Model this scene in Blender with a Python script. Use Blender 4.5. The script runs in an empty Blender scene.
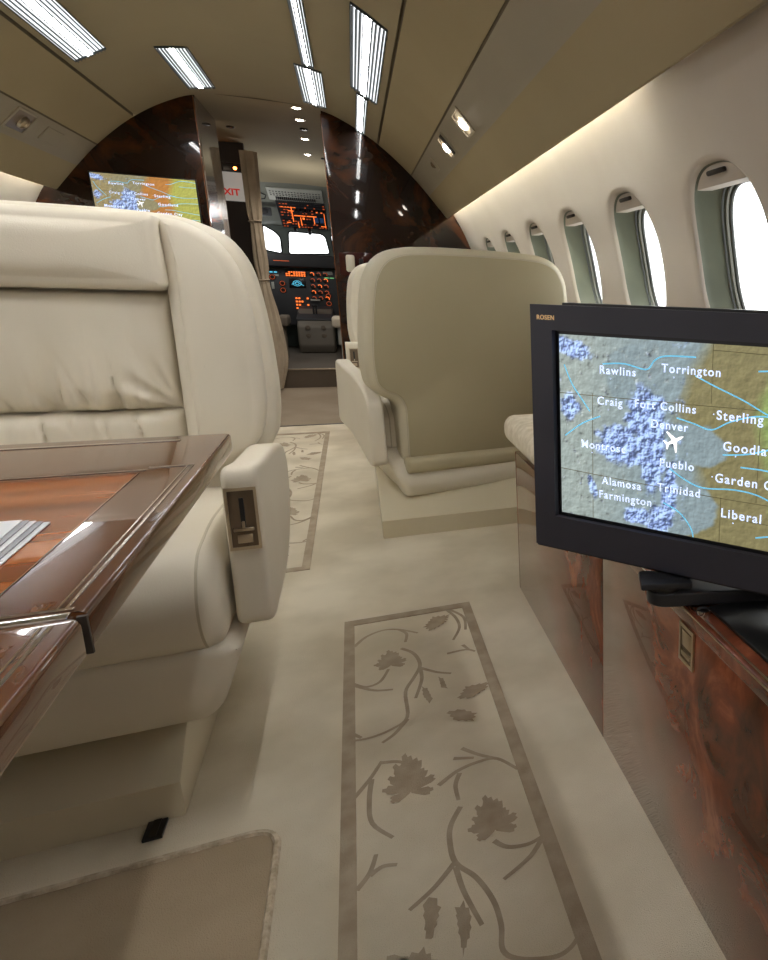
import bpy, bmesh, math, random
from mathutils import Vector, Matrix, noise
random.seed(7)
COL = bpy.context.scene.collection
PI = math.pi
C0 = -0.383          # cabin centre line (x)

# ------------------------------------------------------------------ materials
def srgb(r, g, b):
    def f(c):
        c /= 255.0
        return c/12.92 if c <= .04045 else ((c+.055)/1.055)**2.4
    return (f(r), f(g), f(b), 1.0)

def mat(name, col, rough=.5, metal=0, coat=0, spec=.5, var=None, vscale=6, bump=0, bscale=200, emit=None, estr=0, coat_rough=.03, vdetail=4, stretch=(1,1,1)):
    m = bpy.data.materials.new(name); m.use_nodes = True
    nt = m.node_tree; N = nt.nodes; L = nt.links
    b = N['Principled BSDF']
    b.inputs['Base Color'].default_value = col
    b.inputs['Roughness'].default_value = rough
    b.inputs['Metallic'].default_value = metal
    b.inputs['Coat Weight'].default_value = coat
    b.inputs['Coat Roughness'].default_value = coat_rough
    b.inputs['Specular IOR Level'].default_value = spec
    if emit:
        b.inputs['Emission Color'].default_value = emit
        b.inputs['Emission Strength'].default_value = estr
    tc = N.new('ShaderNodeTexCoord'); mp = N.new('ShaderNodeMapping')
    mp.inputs['Scale'].default_value = stretch
    L.new(tc.outputs['Object'], mp.inputs['Vector'])
    nz = N.new('ShaderNodeTexNoise'); nz.inputs['Scale'].default_value = vscale; nz.inputs['Detail'].default_value = vdetail
    L.new(mp.outputs['Vector'], nz.inputs['Vector'])
    rp = N.new('ShaderNodeValToRGB')
    v = var if var else tuple(c*.93 for c in col[:3])+(1,)
    rp.color_ramp.elements[0].position = .35; rp.color_ramp.elements[0].color = v
    rp.color_ramp.elements[1].position = .65; rp.color_ramp.elements[1].color = col
    L.new(nz.outputs['Fac'], rp.inputs['Fac']); L.new(rp.outputs['Color'], b.inputs['Base Color'])
    if bump:
        n2 = N.new('ShaderNodeTexNoise'); n2.inputs['Scale'].default_value = bscale; n2.inputs['Detail'].default_value = 3
        L.new(tc.outputs['Object'], n2.inputs['Vector'])
        bp = N.new('ShaderNodeBump'); bp.inputs['Strength'].default_value = bump; bp.inputs['Distance'].default_value = .002
        L.new(n2.outputs['Fac'], bp.inputs['Height']); L.new(bp.outputs['Normal'], b.inputs['Normal'])
    return m

def burl(name, stops, scale=5, rough=.25, coat=1.0, stretch=(1,1,1), coat_rough=.02, dist=1.2, detail=7, cior=1.4):
    m = bpy.data.materials.new(name); m.use_nodes = True
    nt = m.node_tree; N = nt.nodes; L = nt.links; b = N['Principled BSDF']
    b.inputs['Roughness'].default_value = rough; b.inputs['Coat Weight'].default_value = coat
    b.inputs['Coat Roughness'].default_value = coat_rough; b.inputs['Coat IOR'].default_value = cior; b.inputs['Specular IOR Level'].default_value = .12
    tc = N.new('ShaderNodeTexCoord'); mp = N.new('ShaderNodeMapping'); mp.inputs['Scale'].default_value = stretch
    L.new(tc.outputs['Object'], mp.inputs['Vector'])
    nz = N.new('ShaderNodeTexNoise'); nz.inputs['Scale'].default_value = scale; nz.inputs['Detail'].default_value = detail
    nz.inputs['Distortion'].default_value = dist; nz.inputs['Roughness'].default_value = .62
    L.new(mp.outputs['Vector'], nz.inputs['Vector'])
    rp = N.new('ShaderNodeValToRGB'); e = rp.color_ramp.elements
    while len(e) < len(stops): e.new(.5)
    for i, (p, c) in enumerate(stops): e[i].position = p; e[i].color = c
    L.new(nz.outputs['Fac'], rp.inputs['Fac']); L.new(rp.outputs['Color'], b.inputs['Base Color'])
    return m

def emis(name, col, s):
    return mat(name, col, rough=.6, emit=col, estr=s)

def attr_emis(name, s):
    m = bpy.data.materials.new(name); m.use_nodes = True
    nt = m.node_tree; b = nt.nodes['Principled BSDF']; a = nt.nodes.new('ShaderNodeAttribute'); a.attribute_name = 'map'
    nt.links.new(a.outputs['Color'], b.inputs['Emission Color']); b.inputs['Emission Strength'].default_value = s
    b.inputs['Base Color'].default_value = (.01,.01,.012,1); b.inputs['Roughness'].default_value = .25
    return m

def glass(name):
    m = bpy.data.materials.new(name); m.use_nodes = True
    nt = m.node_tree; N = nt.nodes; L = nt.links
    out = N['Material Output']; N.remove(N['Principled BSDF'])
    t = N.new('ShaderNodeBsdfTransparent'); t.inputs['Color'].default_value = (.97,.99,.98,1)
    g = N.new('ShaderNodeBsdfGlossy'); g.inputs['Roughness'].default_value = .02
    lw = N.new('ShaderNodeLayerWeight'); pw = N.new('ShaderNodeMath'); pw.operation = 'POWER'; pw.inputs[1].default_value = 5
    L.new(lw.outputs['Facing'], pw.inputs[0]); mx = N.new('ShaderNodeMixShader')
    L.new(pw.outputs[0], mx.inputs[0]); L.new(t.outputs[0], mx.inputs[1]); L.new(g.outputs[0], mx.inputs[2]); L.new(mx.outputs[0], out.inputs['Surface'])
    return m

LEATHER = mat('cream leather', srgb(222,214,196), .5, spec=.35, var=srgb(216,207,188), vscale=3, bump=.12, bscale=420)
LEATHER_B = mat('cream leather shaded back', srgb(182,172,143), .5, spec=.3, var=srgb(176,166,137), vscale=2, bump=.2, bscale=420)  # same leather darkened: the weaker light on rear faces is in the colour
LEATHER_M = mat('cream leather lit shell', srgb(206,198,176), .5, spec=.3, var=srgb(200,192,169), vscale=2, bump=.12, bscale=420)  # same leather, lighter than the rear panel: edge light put into the colour
PLINTHM = mat('plinth leather', srgb(206,196,170), .5, spec=.3, var=srgb(200,190,164), vscale=2)
PIPING = mat('leather piping', srgb(190,180,156), .5)
GAP = mat('dark gap', srgb(112,100,80), .9)
CARPET = mat('cream carpet', srgb(228,218,196), .95, spec=.1, var=srgb(203,192,168), vscale=3.4, vdetail=4, bump=.9, bscale=600)
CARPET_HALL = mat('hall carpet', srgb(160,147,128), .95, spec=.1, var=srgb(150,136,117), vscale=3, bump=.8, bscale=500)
CARPET_DARK = mat('taupe carpet inlay', srgb(166,150,128), .95, spec=.1, var=srgb(182,167,144), vscale=25, bump=.9, bscale=600)
CARPET_MAT = mat('tan carpet', srgb(180,162,136), .95, spec=.1, var=srgb(166,149,123), vscale=5, bump=.9, bscale=600)
BEAD = mat('carpet bead', srgb(216,202,178), .95, spec=.1, var=srgb(180,165,140), vscale=60, bump=.8, bscale=300)
SUEDE = mat('suede ceiling', srgb(170,156,126), .85, spec=.15, var=srgb(165,151,121), vscale=1.5, bump=.15, bscale=500)
SUEDE_D = mat('suede ceiling centre', srgb(168,156,129), .85, spec=.15, var=srgb(163,151,125), vscale=1.5)
PANEL = mat('service panel', srgb(158,148,128), .6, var=srgb(153,143,124), vscale=2)
WALLM = mat('sidewall cream', srgb(201,191,179), .7, spec=.25, var=srgb(195,184,172), vscale=3, bump=.15, bscale=300)
REVEAL = mat('window reveal grey green', srgb(116,120,103), .5, var=srgb(104,108,93), vscale=8)
RING = mat('window seal', srgb(96,98,96), .4)
RINGL = mat('window seal light', srgb(150,150,140), .4)
SLOT = mat('dark slot', srgb(52,44,36), .6)
CHROME = mat('chrome', srgb(225,225,228), .12, metal=1)
NICKEL = mat('brushed nickel', srgb(196,182,158), .28, metal=1)
NICKEL_D = mat('nickel plate', srgb(112,96,78), .35, metal=.5)
BLACK = mat('black plastic', srgb(40,40,44), .45, spec=.4)
BLACK_S = mat('black satin', srgb(20,20,22), .3)
BEZEL = mat('charcoal bezel', srgb(58,58,68), .42, spec=.4)
GOLD = mat('gold lettering', srgb(214,178,128), .4, emit=srgb(214,178,128), estr=.25)
WHITE_TXT = emis('map lettering', srgb(205,220,255), .74)
PAPER = mat('white paper', srgb(236,238,240), .6)
PAPER_E = mat('paper edge', srgb(170,172,178), .7)
LIGHTM = emis('ceiling diffuser', (0.93,.97,1,1), .9)
TUBE = emis('light tube', (1,.99,.97,1), 30.0)
TUBE_R = emis('fill light tube', (1,.98,.96,1), 66.0)  # for the added out-of-view fixtures, stronger than the visible tubes
COVE = emis('cove tube', (.94,1,.96,1), 50.0)
BULB = emis('warm bulb', (1,.9,.78,1), 25.0)
REFLECTOR = mat('reflector', srgb(235,220,196), .25, metal=.6, emit=srgb(235,215,190), estr=.35)
SLAT = mat('louvre slat', srgb(70,78,80), .5)
WOOD_DARK = burl('dark gloss wood', [(.3,srgb(20,10,6)),(.48,srgb(36,18,9)),(.62,srgb(76,39,13)),(.8,srgb(26,13,7))], 3.2, coat_rough=.03)
WOOD_EDGE = burl('wood edge', [(.3,srgb(90,48,24)),(.7,srgb(140,88,50))], 6)
WOOD_RED = burl('red burl wood', [(.25,srgb(58,30,20)),(.42,srgb(92,52,34)),(.55,srgb(126,64,40)),(.66,srgb(158,88,58)),(.85,srgb(80,42,28))], 8, rough=.2, stretch=(1,1,.8))
WOOD_TABLE = burl('walnut table', [(.25,srgb(96,42,14)),(.45,srgb(150,76,28)),(.6,srgb(188,106,48)),(.8,srgb(124,60,22))], 4, rough=.2, stretch=(1.2,6,2), dist=.4, cior=1.38)
WOOD_BAND = burl('walnut band', [(.3,srgb(68,36,17)),(.6,srgb(106,62,30)),(.8,srgb(80,44,20))], 5, rough=.2, stretch=(6,1.2,2), dist=.3, cior=1.38)
GLASS = glass('window glass')
CKGREY = mat('cockpit lining', srgb(120,122,112), .7)
CKLIGHT = mat('cockpit light panel', srgb(186,188,180), .6)
CKFRAME = mat('windshield frame', srgb(104,114,108), .6)
CKBLACK = mat('instrument black', srgb(34,34,38), .6)
CKPANEL = mat('instrument grey', srgb(60,62,66), .6)
PED = mat('pedestal grey', srgb(120,114,104), .55)
ORANGE = emis('orange legend', srgb(255,120,50), .95)
ORANGE_D = emis('dim orange legend', srgb(190,84,44), .4)
CYAN = emis('cyan display', srgb(90,190,220), .8)
GREEN = emis('green display', srgb(120,200,130), .6)
BLUE = mat('blue screen', srgb(30,44,66), .3, emit=srgb(40,70,110), estr=.3)
CURT = mat('cream curtain', srgb(196,182,160), .9, spec=.1, var=srgb(180,166,144), vscale=10)
GREYSEAT = mat('grey crew seat fabric', srgb(122,112,100), .9, var=srgb(104,95,84), vscale=12)
RED = mat('red lettering', srgb(208,44,34), .5, emit=srgb(208,44,34), estr=.3)
SIGNW = mat('sign white', srgb(225,222,216), .5, emit=srgb(225,222,216), estr=.15)
LAMP_OR = emis('orange lamp', srgb(255,120,50), 14)
METAL_D = mat('dark metal', srgb(70,66,62), .35, metal=.8)
CUSH_FAB = mat('quilted cream fabric', srgb(226,216,196), .8, var=srgb(204,192,168), vscale=40, bump=.8, bscale=120)
DARKWALL = mat('dark vestibule', srgb(40,26,18), .5)

# ------------------------------------------------------------------ mesh helpers
def mk(name, vf, m, parent=None, smooth=True, angle=40, M=None):
    v, f = vf[0], vf[1]
    me = bpy.data.meshes.new(name)
    me.from_pydata([tuple(p) for p in v], [], f)
    bm = bmesh.new(); bm.from_mesh(me)
    bmesh.ops.recalc_face_normals(bm, faces=bm.faces); bm.to_mesh(me); bm.free()
    ms = m if isinstance(m, (list, tuple)) else [m]
    for q in ms: me.materials.append(q)
    if len(vf) > 2:
        for p, i in zip(me.polygons, vf[2]): p.material_index = i
    if smooth:
        me.shade_smooth(); me.set_sharp_from_angle(angle=math.radians(angle))
    o = bpy.data.objects.new(name, me); COL.objects.link(o)
    if parent: o.parent = parent
    if M is not None: o.matrix_basis = M
    return o

def join(*parts):
    V = []; F = []; 
    for p in parts:
        n = len(V); V += [tuple(a) for a in p[0]]; F += [tuple(i+n for i in f) for f in p[1]]
    return V, F

def xf(vf, M):
    return [tuple(M @ Vector(p)) for p in vf[0]], vf[1]

def fnmap(vf, fn): return [fn(*p) for p in vf[0]], vf[1]

def box(x0, x1, y0, y1, z0, z1, b=0, seg=2):
    bm = bmesh.new(); bmesh.ops.create_cube(bm, size=1)
    for v in bm.verts:
        v.co = Vector(((x0+x1)/2+v.co.x*(x1-x0), (y0+y1)/2+v.co.y*(y1-y0), (z0+z1)/2+v.co.z*(z1-z0)))
    if b: bmesh.ops.bevel(bm, geom=bm.edges[:], offset=min(b, .49*min(abs(x1-x0),abs(y1-y0),abs(z1-z0))), segments=seg, affect='EDGES', profile=.5)
    r = [tuple(v.co) for v in bm.verts]; bm.verts.index_update(); f = [tuple(v.index for v in q.verts) for q in bm.faces]
    bm.free(); return r, f

def area2(P): return sum(P[i-1][0]*P[i][1]-P[i][0]*P[i-1][1] for i in range(len(P)))

def round_poly(P, r, n=5):
    out = []; N = len(P); rs = r if isinstance(r, (list, tuple)) else [r]*N
    for i in range(N):
        a, b, c = Vector(P[i-1]), Vector(P[i]), Vector(P[(i+1) % N])
        u = (a-b); w = (c-b); d = min(rs[i], u.length*.48, w.length*.48)
        if d < 1e-5: out.append(tuple(b)); continue
        p0 = b+u.normalized()*d; p1 = b+w.normalized()*d
        for k in range(n+1):
            t = k/n; out.append(tuple(p0*(1-t)**2+b*2*t*(1-t)+p1*t*t))
    return out

def inset(P, d):
    s = 1 if area2(P) > 0 else -1; out = []; N = len(P)
    for i in range(N):
        a, b, c = Vector(P[i-1]), Vector(P[i]), Vector(P[(i+1) % N])
        e1 = (b-a); e2 = (c-b)
        if e1.length < 1e-9 or e2.length < 1e-9: out.append(tuple(b)); continue
        n1 = Vector((-e1.y, e1.x)).normalized()*s; n2 = Vector((-e2.y, e2.x)).normalized()*s
        h = n1+n2; k = max(h.length_squared/2, .35)
        out.append(tuple(b+h*(d/k)))
    return out

def dense(P, step=.016):
    out = []
    for i in range(len(P)):
        a, b = Vector(P[i-1]), Vector(P[i]); k = max(1, int((b-a).length/step))
        for j in range(k): out.append(tuple(a+(b-a)*(j/k)))
    return out

AX = {'xz': lambda u, v, w: (u, w, v), 'yz': lambda u, v, w: (w, u, v), 'xy': lambda u, v, w: (u, v, w)}
def slab(P, w0, w1, r=.01, ax='xz', n=4, bulge0=0, bulge1=0, fn=None):
    if bulge0 or bulge1: P = dense(P)
    f3 = AX[ax]; layers = []
    r = min(r, abs(w1-w0)*.49)
    if r > 0:
        for k in range(n+1):
            a = k/n*PI/2; layers.append((inset(P, r*(1-math.sin(a))), w0+r*(1-math.cos(a))))
        for k in range(n, -1, -1):
            a = k/n*PI/2; layers.append((inset(P, r*(1-math.sin(a))), w1-r*(1-math.cos(a))))
    else: layers = [(P, w0), (P, w1)]
    cx = sum(p[0] for p in P)/len(P); cy = sum(p[1] for p in P)/len(P)
    def cap(base, w, bul):
        if not bul: return []
        hx = max(abs(p[0]-cx) for p in base); hy = max(abs(p[1]-cy) for p in base); out = []
        for s in (.97, .93, .87, .78, .66, .5, .32, .15):
            Q = [(cx+(p[0]-cx)*s, cy+(p[1]-cy)*s) for p in base]
            out.append((Q, [w+bul*(1-s**8)*(1-abs((q[0]-cx)/hx)**4)*(1-abs((q[1]-cy)/hy)**4) for q in Q]))
        return out
    pre = cap(layers[0][0], w0, -bulge0)[::-1]; post = cap(layers[-1][0], w1, bulge1)
    layers = pre+layers+post
    V = []; F = []; N = len(P)
    for (Q, w) in layers: V += [f3(p[0], p[1], w[i] if isinstance(w, list) else w) for i, p in enumerate(Q)]
    for l in range(len(layers)-1):
        for i in range(N):
            j = (i+1) % N; F.append((l*N+i, l*N+j, (l+1)*N+j, (l+1)*N+i))
    F.append(tuple(range(N))); F.append(tuple(range((len(layers)-1)*N, len(layers)*N)))
    if fn: V = [fn(*p) for p in V]
    return V, F

def tube(P, r, n=8, closed=False):
    P = [Vector(p) for p in P]; V = []; F = []; N = len(P); prev = None
    for i, p in enumerate(P):
        if closed: t = (P[(i+1) % N]-P[i-1])
        else: t = P[min(i+1, N-1)]-P[max(i-1, 0)]
        t.normalize()
        if prev is None:
            a = Vector((0,0,1)) if abs(t.z) < .9 else Vector((1,0,0)); u = t.cross(a).normalized()
        else: u = (prev-t*prev.dot(t)).normalized()
        prev = u; w = t.cross(u)
        rr = r[i] if isinstance(r, list) else r
        for k in range(n):
            a = 2*PI*k/n; V.append(tuple(p+u*math.cos(a)*rr+w*math.sin(a)*rr))
    M = N if closed else N-1
    for i in range(M):
        for k in range(n):
            j = (i+1) % N; F.append((i*n+k, i*n+(k+1) % n, j*n+(k+1) % n, j*n+k))
    if not closed: F.append(tuple(range(n))); F.append(tuple((N-1)*n+k for k in range(n)))
    return V, F

def lathe(prof, n=24, c=(0,0,0)):
    V = []; F = []
    for (r, z) in prof:
        for k in range(n):
            a = 2*PI*k/n; V.append((c[0]+r*math.cos(a), c[1]+r*math.sin(a), c[2]+z))
    for i in range(len(prof)-1):
        for k in range(n): F.append((i*n+k, i*n+(k+1) % n, (i+1)*n+(k+1) % n, (i+1)*n+k))
    F.append(tuple(range(n))); F.append(tuple((len(prof)-1)*n+k for k in range(n)))
    return V, F

def grid(nu, nv, fn):
    V = [fn(i/nu, j/nv) for j in range(nv+1) for i in range(nu+1)]
    F = [(j*(nu+1)+i, j*(nu+1)+i+1, (j+1)*(nu+1)+i+1, (j+1)*(nu+1)+i) for j in range(nv) for i in range(nu)]
    return V, F

def plate(outer, holes, w0, w1, ax='xz'):
    """flat plate with holes, thickness w0..w1"""
    f3 = AX[ax]; bm = bmesh.new(); loops = [outer]+holes; es = []
    for lp in loops:
        vs = [bm.verts.new(f3(p[0], p[1], w0)) for p in lp]
        es += [bm.edges.new((vs[i-1], vs[i])) for i in range(len(vs))]
    bmesh.ops.triangle_fill(bm, use_beauty=True, edges=es)
    if w1 != w0:
        g = bmesh.ops.extrude_face_region(bm, geom=bm.faces[:])
        d = Vector(f3(0,0,w1))-Vector(f3(0,0,w0))
        bmesh.ops.translate(bm, vec=d, verts=[q for q in g['geom'] if isinstance(q, bmesh.types.BMVert)])
    bm.verts.index_update()
    r = [tuple(v.co) for v in bm.verts]; f = [tuple(v.index for v in q.verts) for q in bm.faces]; bm.free(); return r, f

def ell(cx, cy, a, b, n=48, e=2.5):
    out = []
    for k in range(n):
        t = 2*PI*k/n; c, s = math.cos(t), math.sin(t)
        out.append((cx+a*math.copysign(abs(c)**(2/e), c), cy+b*math.copysign(abs(s)**(2/e), s)))
    return out

def ribbon(P, w, z=0, taper=0):
    V = []; F = []; N = len(P)
    # resample smooth
    Q = []
    for i in range(N-1):
        p0 = Vector(P[max(i-1,0)]); p1 = Vector(P[i]); p2 = Vector(P[i+1]); p3 = Vector(P[min(i+2,N-1)])
        for k in range(5):
            t = k/5; Q.append(.5*((2*p1)+(p2-p0)*t+(2*p0-5*p1+4*p2-p3)*t*t+(3*p1-p0-3*p2+p3)*t**3))
    Q.append(Vector(P[-1])); n = len(Q)
    for i, q in enumerate(Q):
        t = (Q[min(i+1,n-1)]-Q[max(i-1,0)]); t = t.normalized() if t.length > 0 else Vector((1,0))
        nn = Vector((-t.y, t.x)); ww = w*(1-taper*(i/(n-1)))
        V += [(q.x+nn.x*ww/2, q.y+nn.y*ww/2, z), (q.x-nn.x*ww/2, q.y-nn.y*ww/2, z)]
    F = [(2*i, 2*i+1, 2*i+3, 2*i+2) for i in range(n-1)]
    return V, F

def poly(P, z=0): return [(p[0], p[1], z) for p in P], [tuple(range(len(P)))]

def tag(o, label=None, cat=None, group=None, kind=None):
    if label: o['label'] = label
    if cat: o['category'] = cat
    if group: o['group'] = group
    if kind: o['kind'] = kind
    return o
def thing(name, label, cat, loc=(0,0,0), rz=0, group=None):
    o = bpy.data.objects.new(name, None); COL.objects.link(o); o.location = loc; o.rotation_euler = (0,0,rz)
    o.empty_display_size = .05
    return tag(o, label, cat, group)
def struct(name, vf, m, **k):
    o = mk(name, vf, m, **k); o['kind'] = 'structure'; return o

def text(name, s, size, m, parent, M, depth=.0006, bold=.02, space=1.0, align='LEFT'):
    cu = bpy.data.curves.new(name, 'FONT'); cu.body = s; cu.size = size; cu.extrude = depth; cu.offset = bold*size
    cu.space_character = space; cu.align_x = align
    t = bpy.data.objects.new(name+'_tmp', cu); COL.objects.link(t)
    dg = bpy.context.evaluated_depsgraph_get(); me = bpy.data.meshes.new_from_object(t.evaluated_get(dg))
    bpy.data.objects.remove(t); me.materials.clear(); me.materials.append(m)
    o = bpy.data.objects.new(name, me); COL.objects.link(o)
    if parent: o.parent = parent
    o.matrix_basis = M; return o

def hermite(P):
    """smooth monotone interpolation through (t, v) points"""
    P = sorted(P); n = len(P)
    d = [(P[i+1][1]-P[i][1])/(P[i+1][0]-P[i][0]) for i in range(n-1)]
    m = [d[0]]+[0 if d[i-1]*d[i] <= 0 else 2*d[i-1]*d[i]/(d[i-1]+d[i]) for i in range(1, n-1)]+[d[-1]]
    def f(t):
        t = min(max(t, P[0][0]), P[-1][0]); i = 0
        while i < n-2 and t > P[i+1][0]: i += 1
        h = P[i+1][0]-P[i][0]; s = (t-P[i][0])/h
        return (2*s**3-3*s*s+1)*P[i][1]+(s**3-2*s*s+s)*h*m[i]+(3*s*s-2*s**3)*P[i+1][1]+(s**3-s*s)*h*m[i+1]
    return f

# ================================================================== the cabin shell
Y0, YB = -1.5, 4.92
wallx = hermite([(0,.745),(.3,.80),(.55,.826),(.75,.826),(.9,.808),(1.0,.787),(1.124,.742),(1.23,.697),(1.33,.642),(1.42,.585),(1.50,.53)])
ceilz = hermite([(0,1.878),(.2,1.872),(.33,1.85),(.45,1.80),(.60,1.707),(.78,1.546),(.873,1.44),(.98,1.305)])

def side_x(x, s): return x if s > 0 else 2*C0-x

# floor
struct('floor', grid(4, 16, lambda u, v: (-1.75+2.75*u, Y0+(4.70-Y0)*v, 0)), CARPET)
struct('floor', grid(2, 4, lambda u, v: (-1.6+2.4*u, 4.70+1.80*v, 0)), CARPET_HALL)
struct('trim_1', box(-.72, .3, 4.694, 4.706, 0, .004, .001), METAL_D)                      # threshold strip
struct('floor', box(-1.4, .6, 6.49, 9.2, .02, .155), mat('cockpit floor', srgb(92,86,78), .8))
struct('trim_2', box(-.75, .1, 6.47, 6.492, 0, .148), mat('step riser', srgb(96,84,70), .7))
struct('trim_3', box(-.75, .1, 6.462, 6.50, .148, .158, .003), NICKEL)

# ceiling: arched headliner with two shadow grooves
dxs = []
x = 0
while x < .594: dxs.append(x); x += .03
prof = [(d, ceilz(d)) for d in dxs]+[(.594, ceilz(.594)), (.596, ceilz(.596)+.014), (.603, ceilz(.603)+.014), (.605, ceilz(.605))]
prof2 = [(.605+(.779-.605)*i/6, ceilz(.605+(.779-.605)*i/6)) for i in range(1, 7)]+[(.7805, ceilz(.78)+.008), (.7835, ceilz(.784)+.008), (.785, ceilz(.785))]
prof3 = [(.785+(.98-.785)*i/8, ceilz(.785+(.98-.785)*i/8)) for i in range(1, 9)]
# soffit lip turns in towards the wall
prof3 += [(.985,1.300),(.992,1.300),(.996,1.308),(.985,1.33),(.945,1.385),(.92,1.43),(.93,1.47),(.955,1.475)]
half = prof+prof2+prof3
full = [(-d, z) for d, z in half[::-1]][:-1]+half
vf = grid(len(full)-1, 1, lambda u, v: (C0+full[round(u*(len(full)-1))][0], Y0+(YB-Y0)*v, full[round(u*(len(full)-1))][1]))
nf = len(full)-1; mi = []
for i in range(nf):
    d = abs((full[i][0]+full[i+1][0])/2); zz = (full[i][1]+full[i+1][1])/2
    g = (.594 <= d <= .605) or (.7795 <= d <= .785)
    mi.append(3 if g else 0 if d < .594 else 2 if .785 <= d < .873 else 1)
struct('ceiling', (vf[0], vf[1], mi), [SUEDE_D, SUEDE, PANEL, GAP], angle=30)
# hall ceiling beyond the bulkheads, sloping down to the cockpit
hall = grid(14, 8, lambda u, v: (-1.30+1.5*u, YB+.0+v*2.9, ceilz(min(abs(-1.30+1.5*u-C0)*.55, .6))-.005-.15*max(0, v-.5)**1.5*2))
struct('ceiling', hall, SUEDE_D)

# side walls with window openings
WZ, WA, WB, PITCH = .945, .171, .203, .572
WY = [1.422+PITCH*k for k in range(-3, 6)]
def wall_mesh(s):
    parts = []; n = 64; z0, z1 = .70, 1.20
    for yc in WY:
        O = ell(yc, WZ, WA, WB, n, 2.5); B = []
        for k in range(n):
            t = 2*PI*k/n; c, q = math.cos(t), math.sin(t)
            hz = (z1-WZ) if q > 0 else (WZ-z0); hy = PITCH/2
            m = min(hy/abs(c) if abs(c) > 1e-6 else 9, hz/abs(q) if abs(q) > 1e-6 else 9)
            B.append((yc+c*m, WZ+q*m))
        for crn in ((1,1),(1,-1),(-1,1),(-1,-1)):
            tgt = (yc+crn[0]*PITCH/2, z1 if crn[1] > 0 else z0)
            k = min(range(n), key=lambda i: (B[i][0]-tgt[0])**2+(B[i][1]-tgt[1])**2); B[k] = tgt
        rings = []
        for t, push in ((0,.012),(.03,.003),(.08,0),(.3,0),(.6,0),(.8,0),(1,0)):
            rings.append([(O[k][0]*(1-t)+B[k][0]*t, O[k][1]*(1-t)+B[k][1]*t, push) for k in range(n)])
        V = [(side_x(wallx(z)+p, s), y, z) for R in rings for y, z, p in R]
        F = [(l*n+k, l*n+(k+1) % n, (l+1)*n+(k+1) % n, (l+1)*n+k) for l in range(len(rings)-1) for k in range(n)]
        parts.append((V, F))
    ya, yb = WY[0]-PITCH/2, WY[-1]+PITCH/2
    yb2 = max(yb, YB)
    parts.append(grid(1, 14, lambda u, v: (side_x(wallx(v*z0), s), ya+(yb2-ya)*u, v*z0)))
    parts.append(grid(1, 10, lambda u, v: (side_x(wallx(z0+v*(z1-z0)), s), yb+(yb2-yb)*u, z0+v*(z1-z0))))
    parts.append(grid(1, 8, lambda u, v: (side_x(wallx(z1+v*(1.50-z1)), s), ya+(yb2-ya)*u, z1+v*(1.50-z1))))
    parts.append(grid(1, 30, lambda u, v: (side_x(wallx(v*1.5), s), Y0+(ya-Y0)*u, v*1.5)))
    V, F = join(*parts); return V, F
struct('wall_right', wall_mesh(1), WALLM, angle=60)
struct('wall_left', wall_mesh(-1), WALLM, angle=60)
struct('wall_back', box(-1.75, 1.0, Y0-.05, Y0, 0, 1.95), WALLM)
# outer hull skin beyond the side walls and roof, so that no daylight leaks past the cove
hull = [(wallx(z)+.13, z) for z in [i*.0625 for i in range(0, 25)]]
for s in (1, -1):
    pass
roofp = [(.92,1.02+.5)]
hp = [(C0-1.16, 1.50), (C0-1.02, 1.62), (C0-.8, 1.80), (C0-.5, 1.93), (C0, 1.97), (C0+.5, 1.93), (C0+.8, 1.80), (C0+1.02, 1.62), (C0+1.16, 1.50), (C0+.90, 1.50)]
hp = [(C0-.90,1.50)]+hp
struct('ceiling', grid(len(hp)-1, 1, lambda u, v: (hp[round(u*(len(hp)-1))][0], Y0+(9.3-Y0)*v, hp[round(u*(len(hp)-1))][1]+.01)), GAP)

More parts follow.
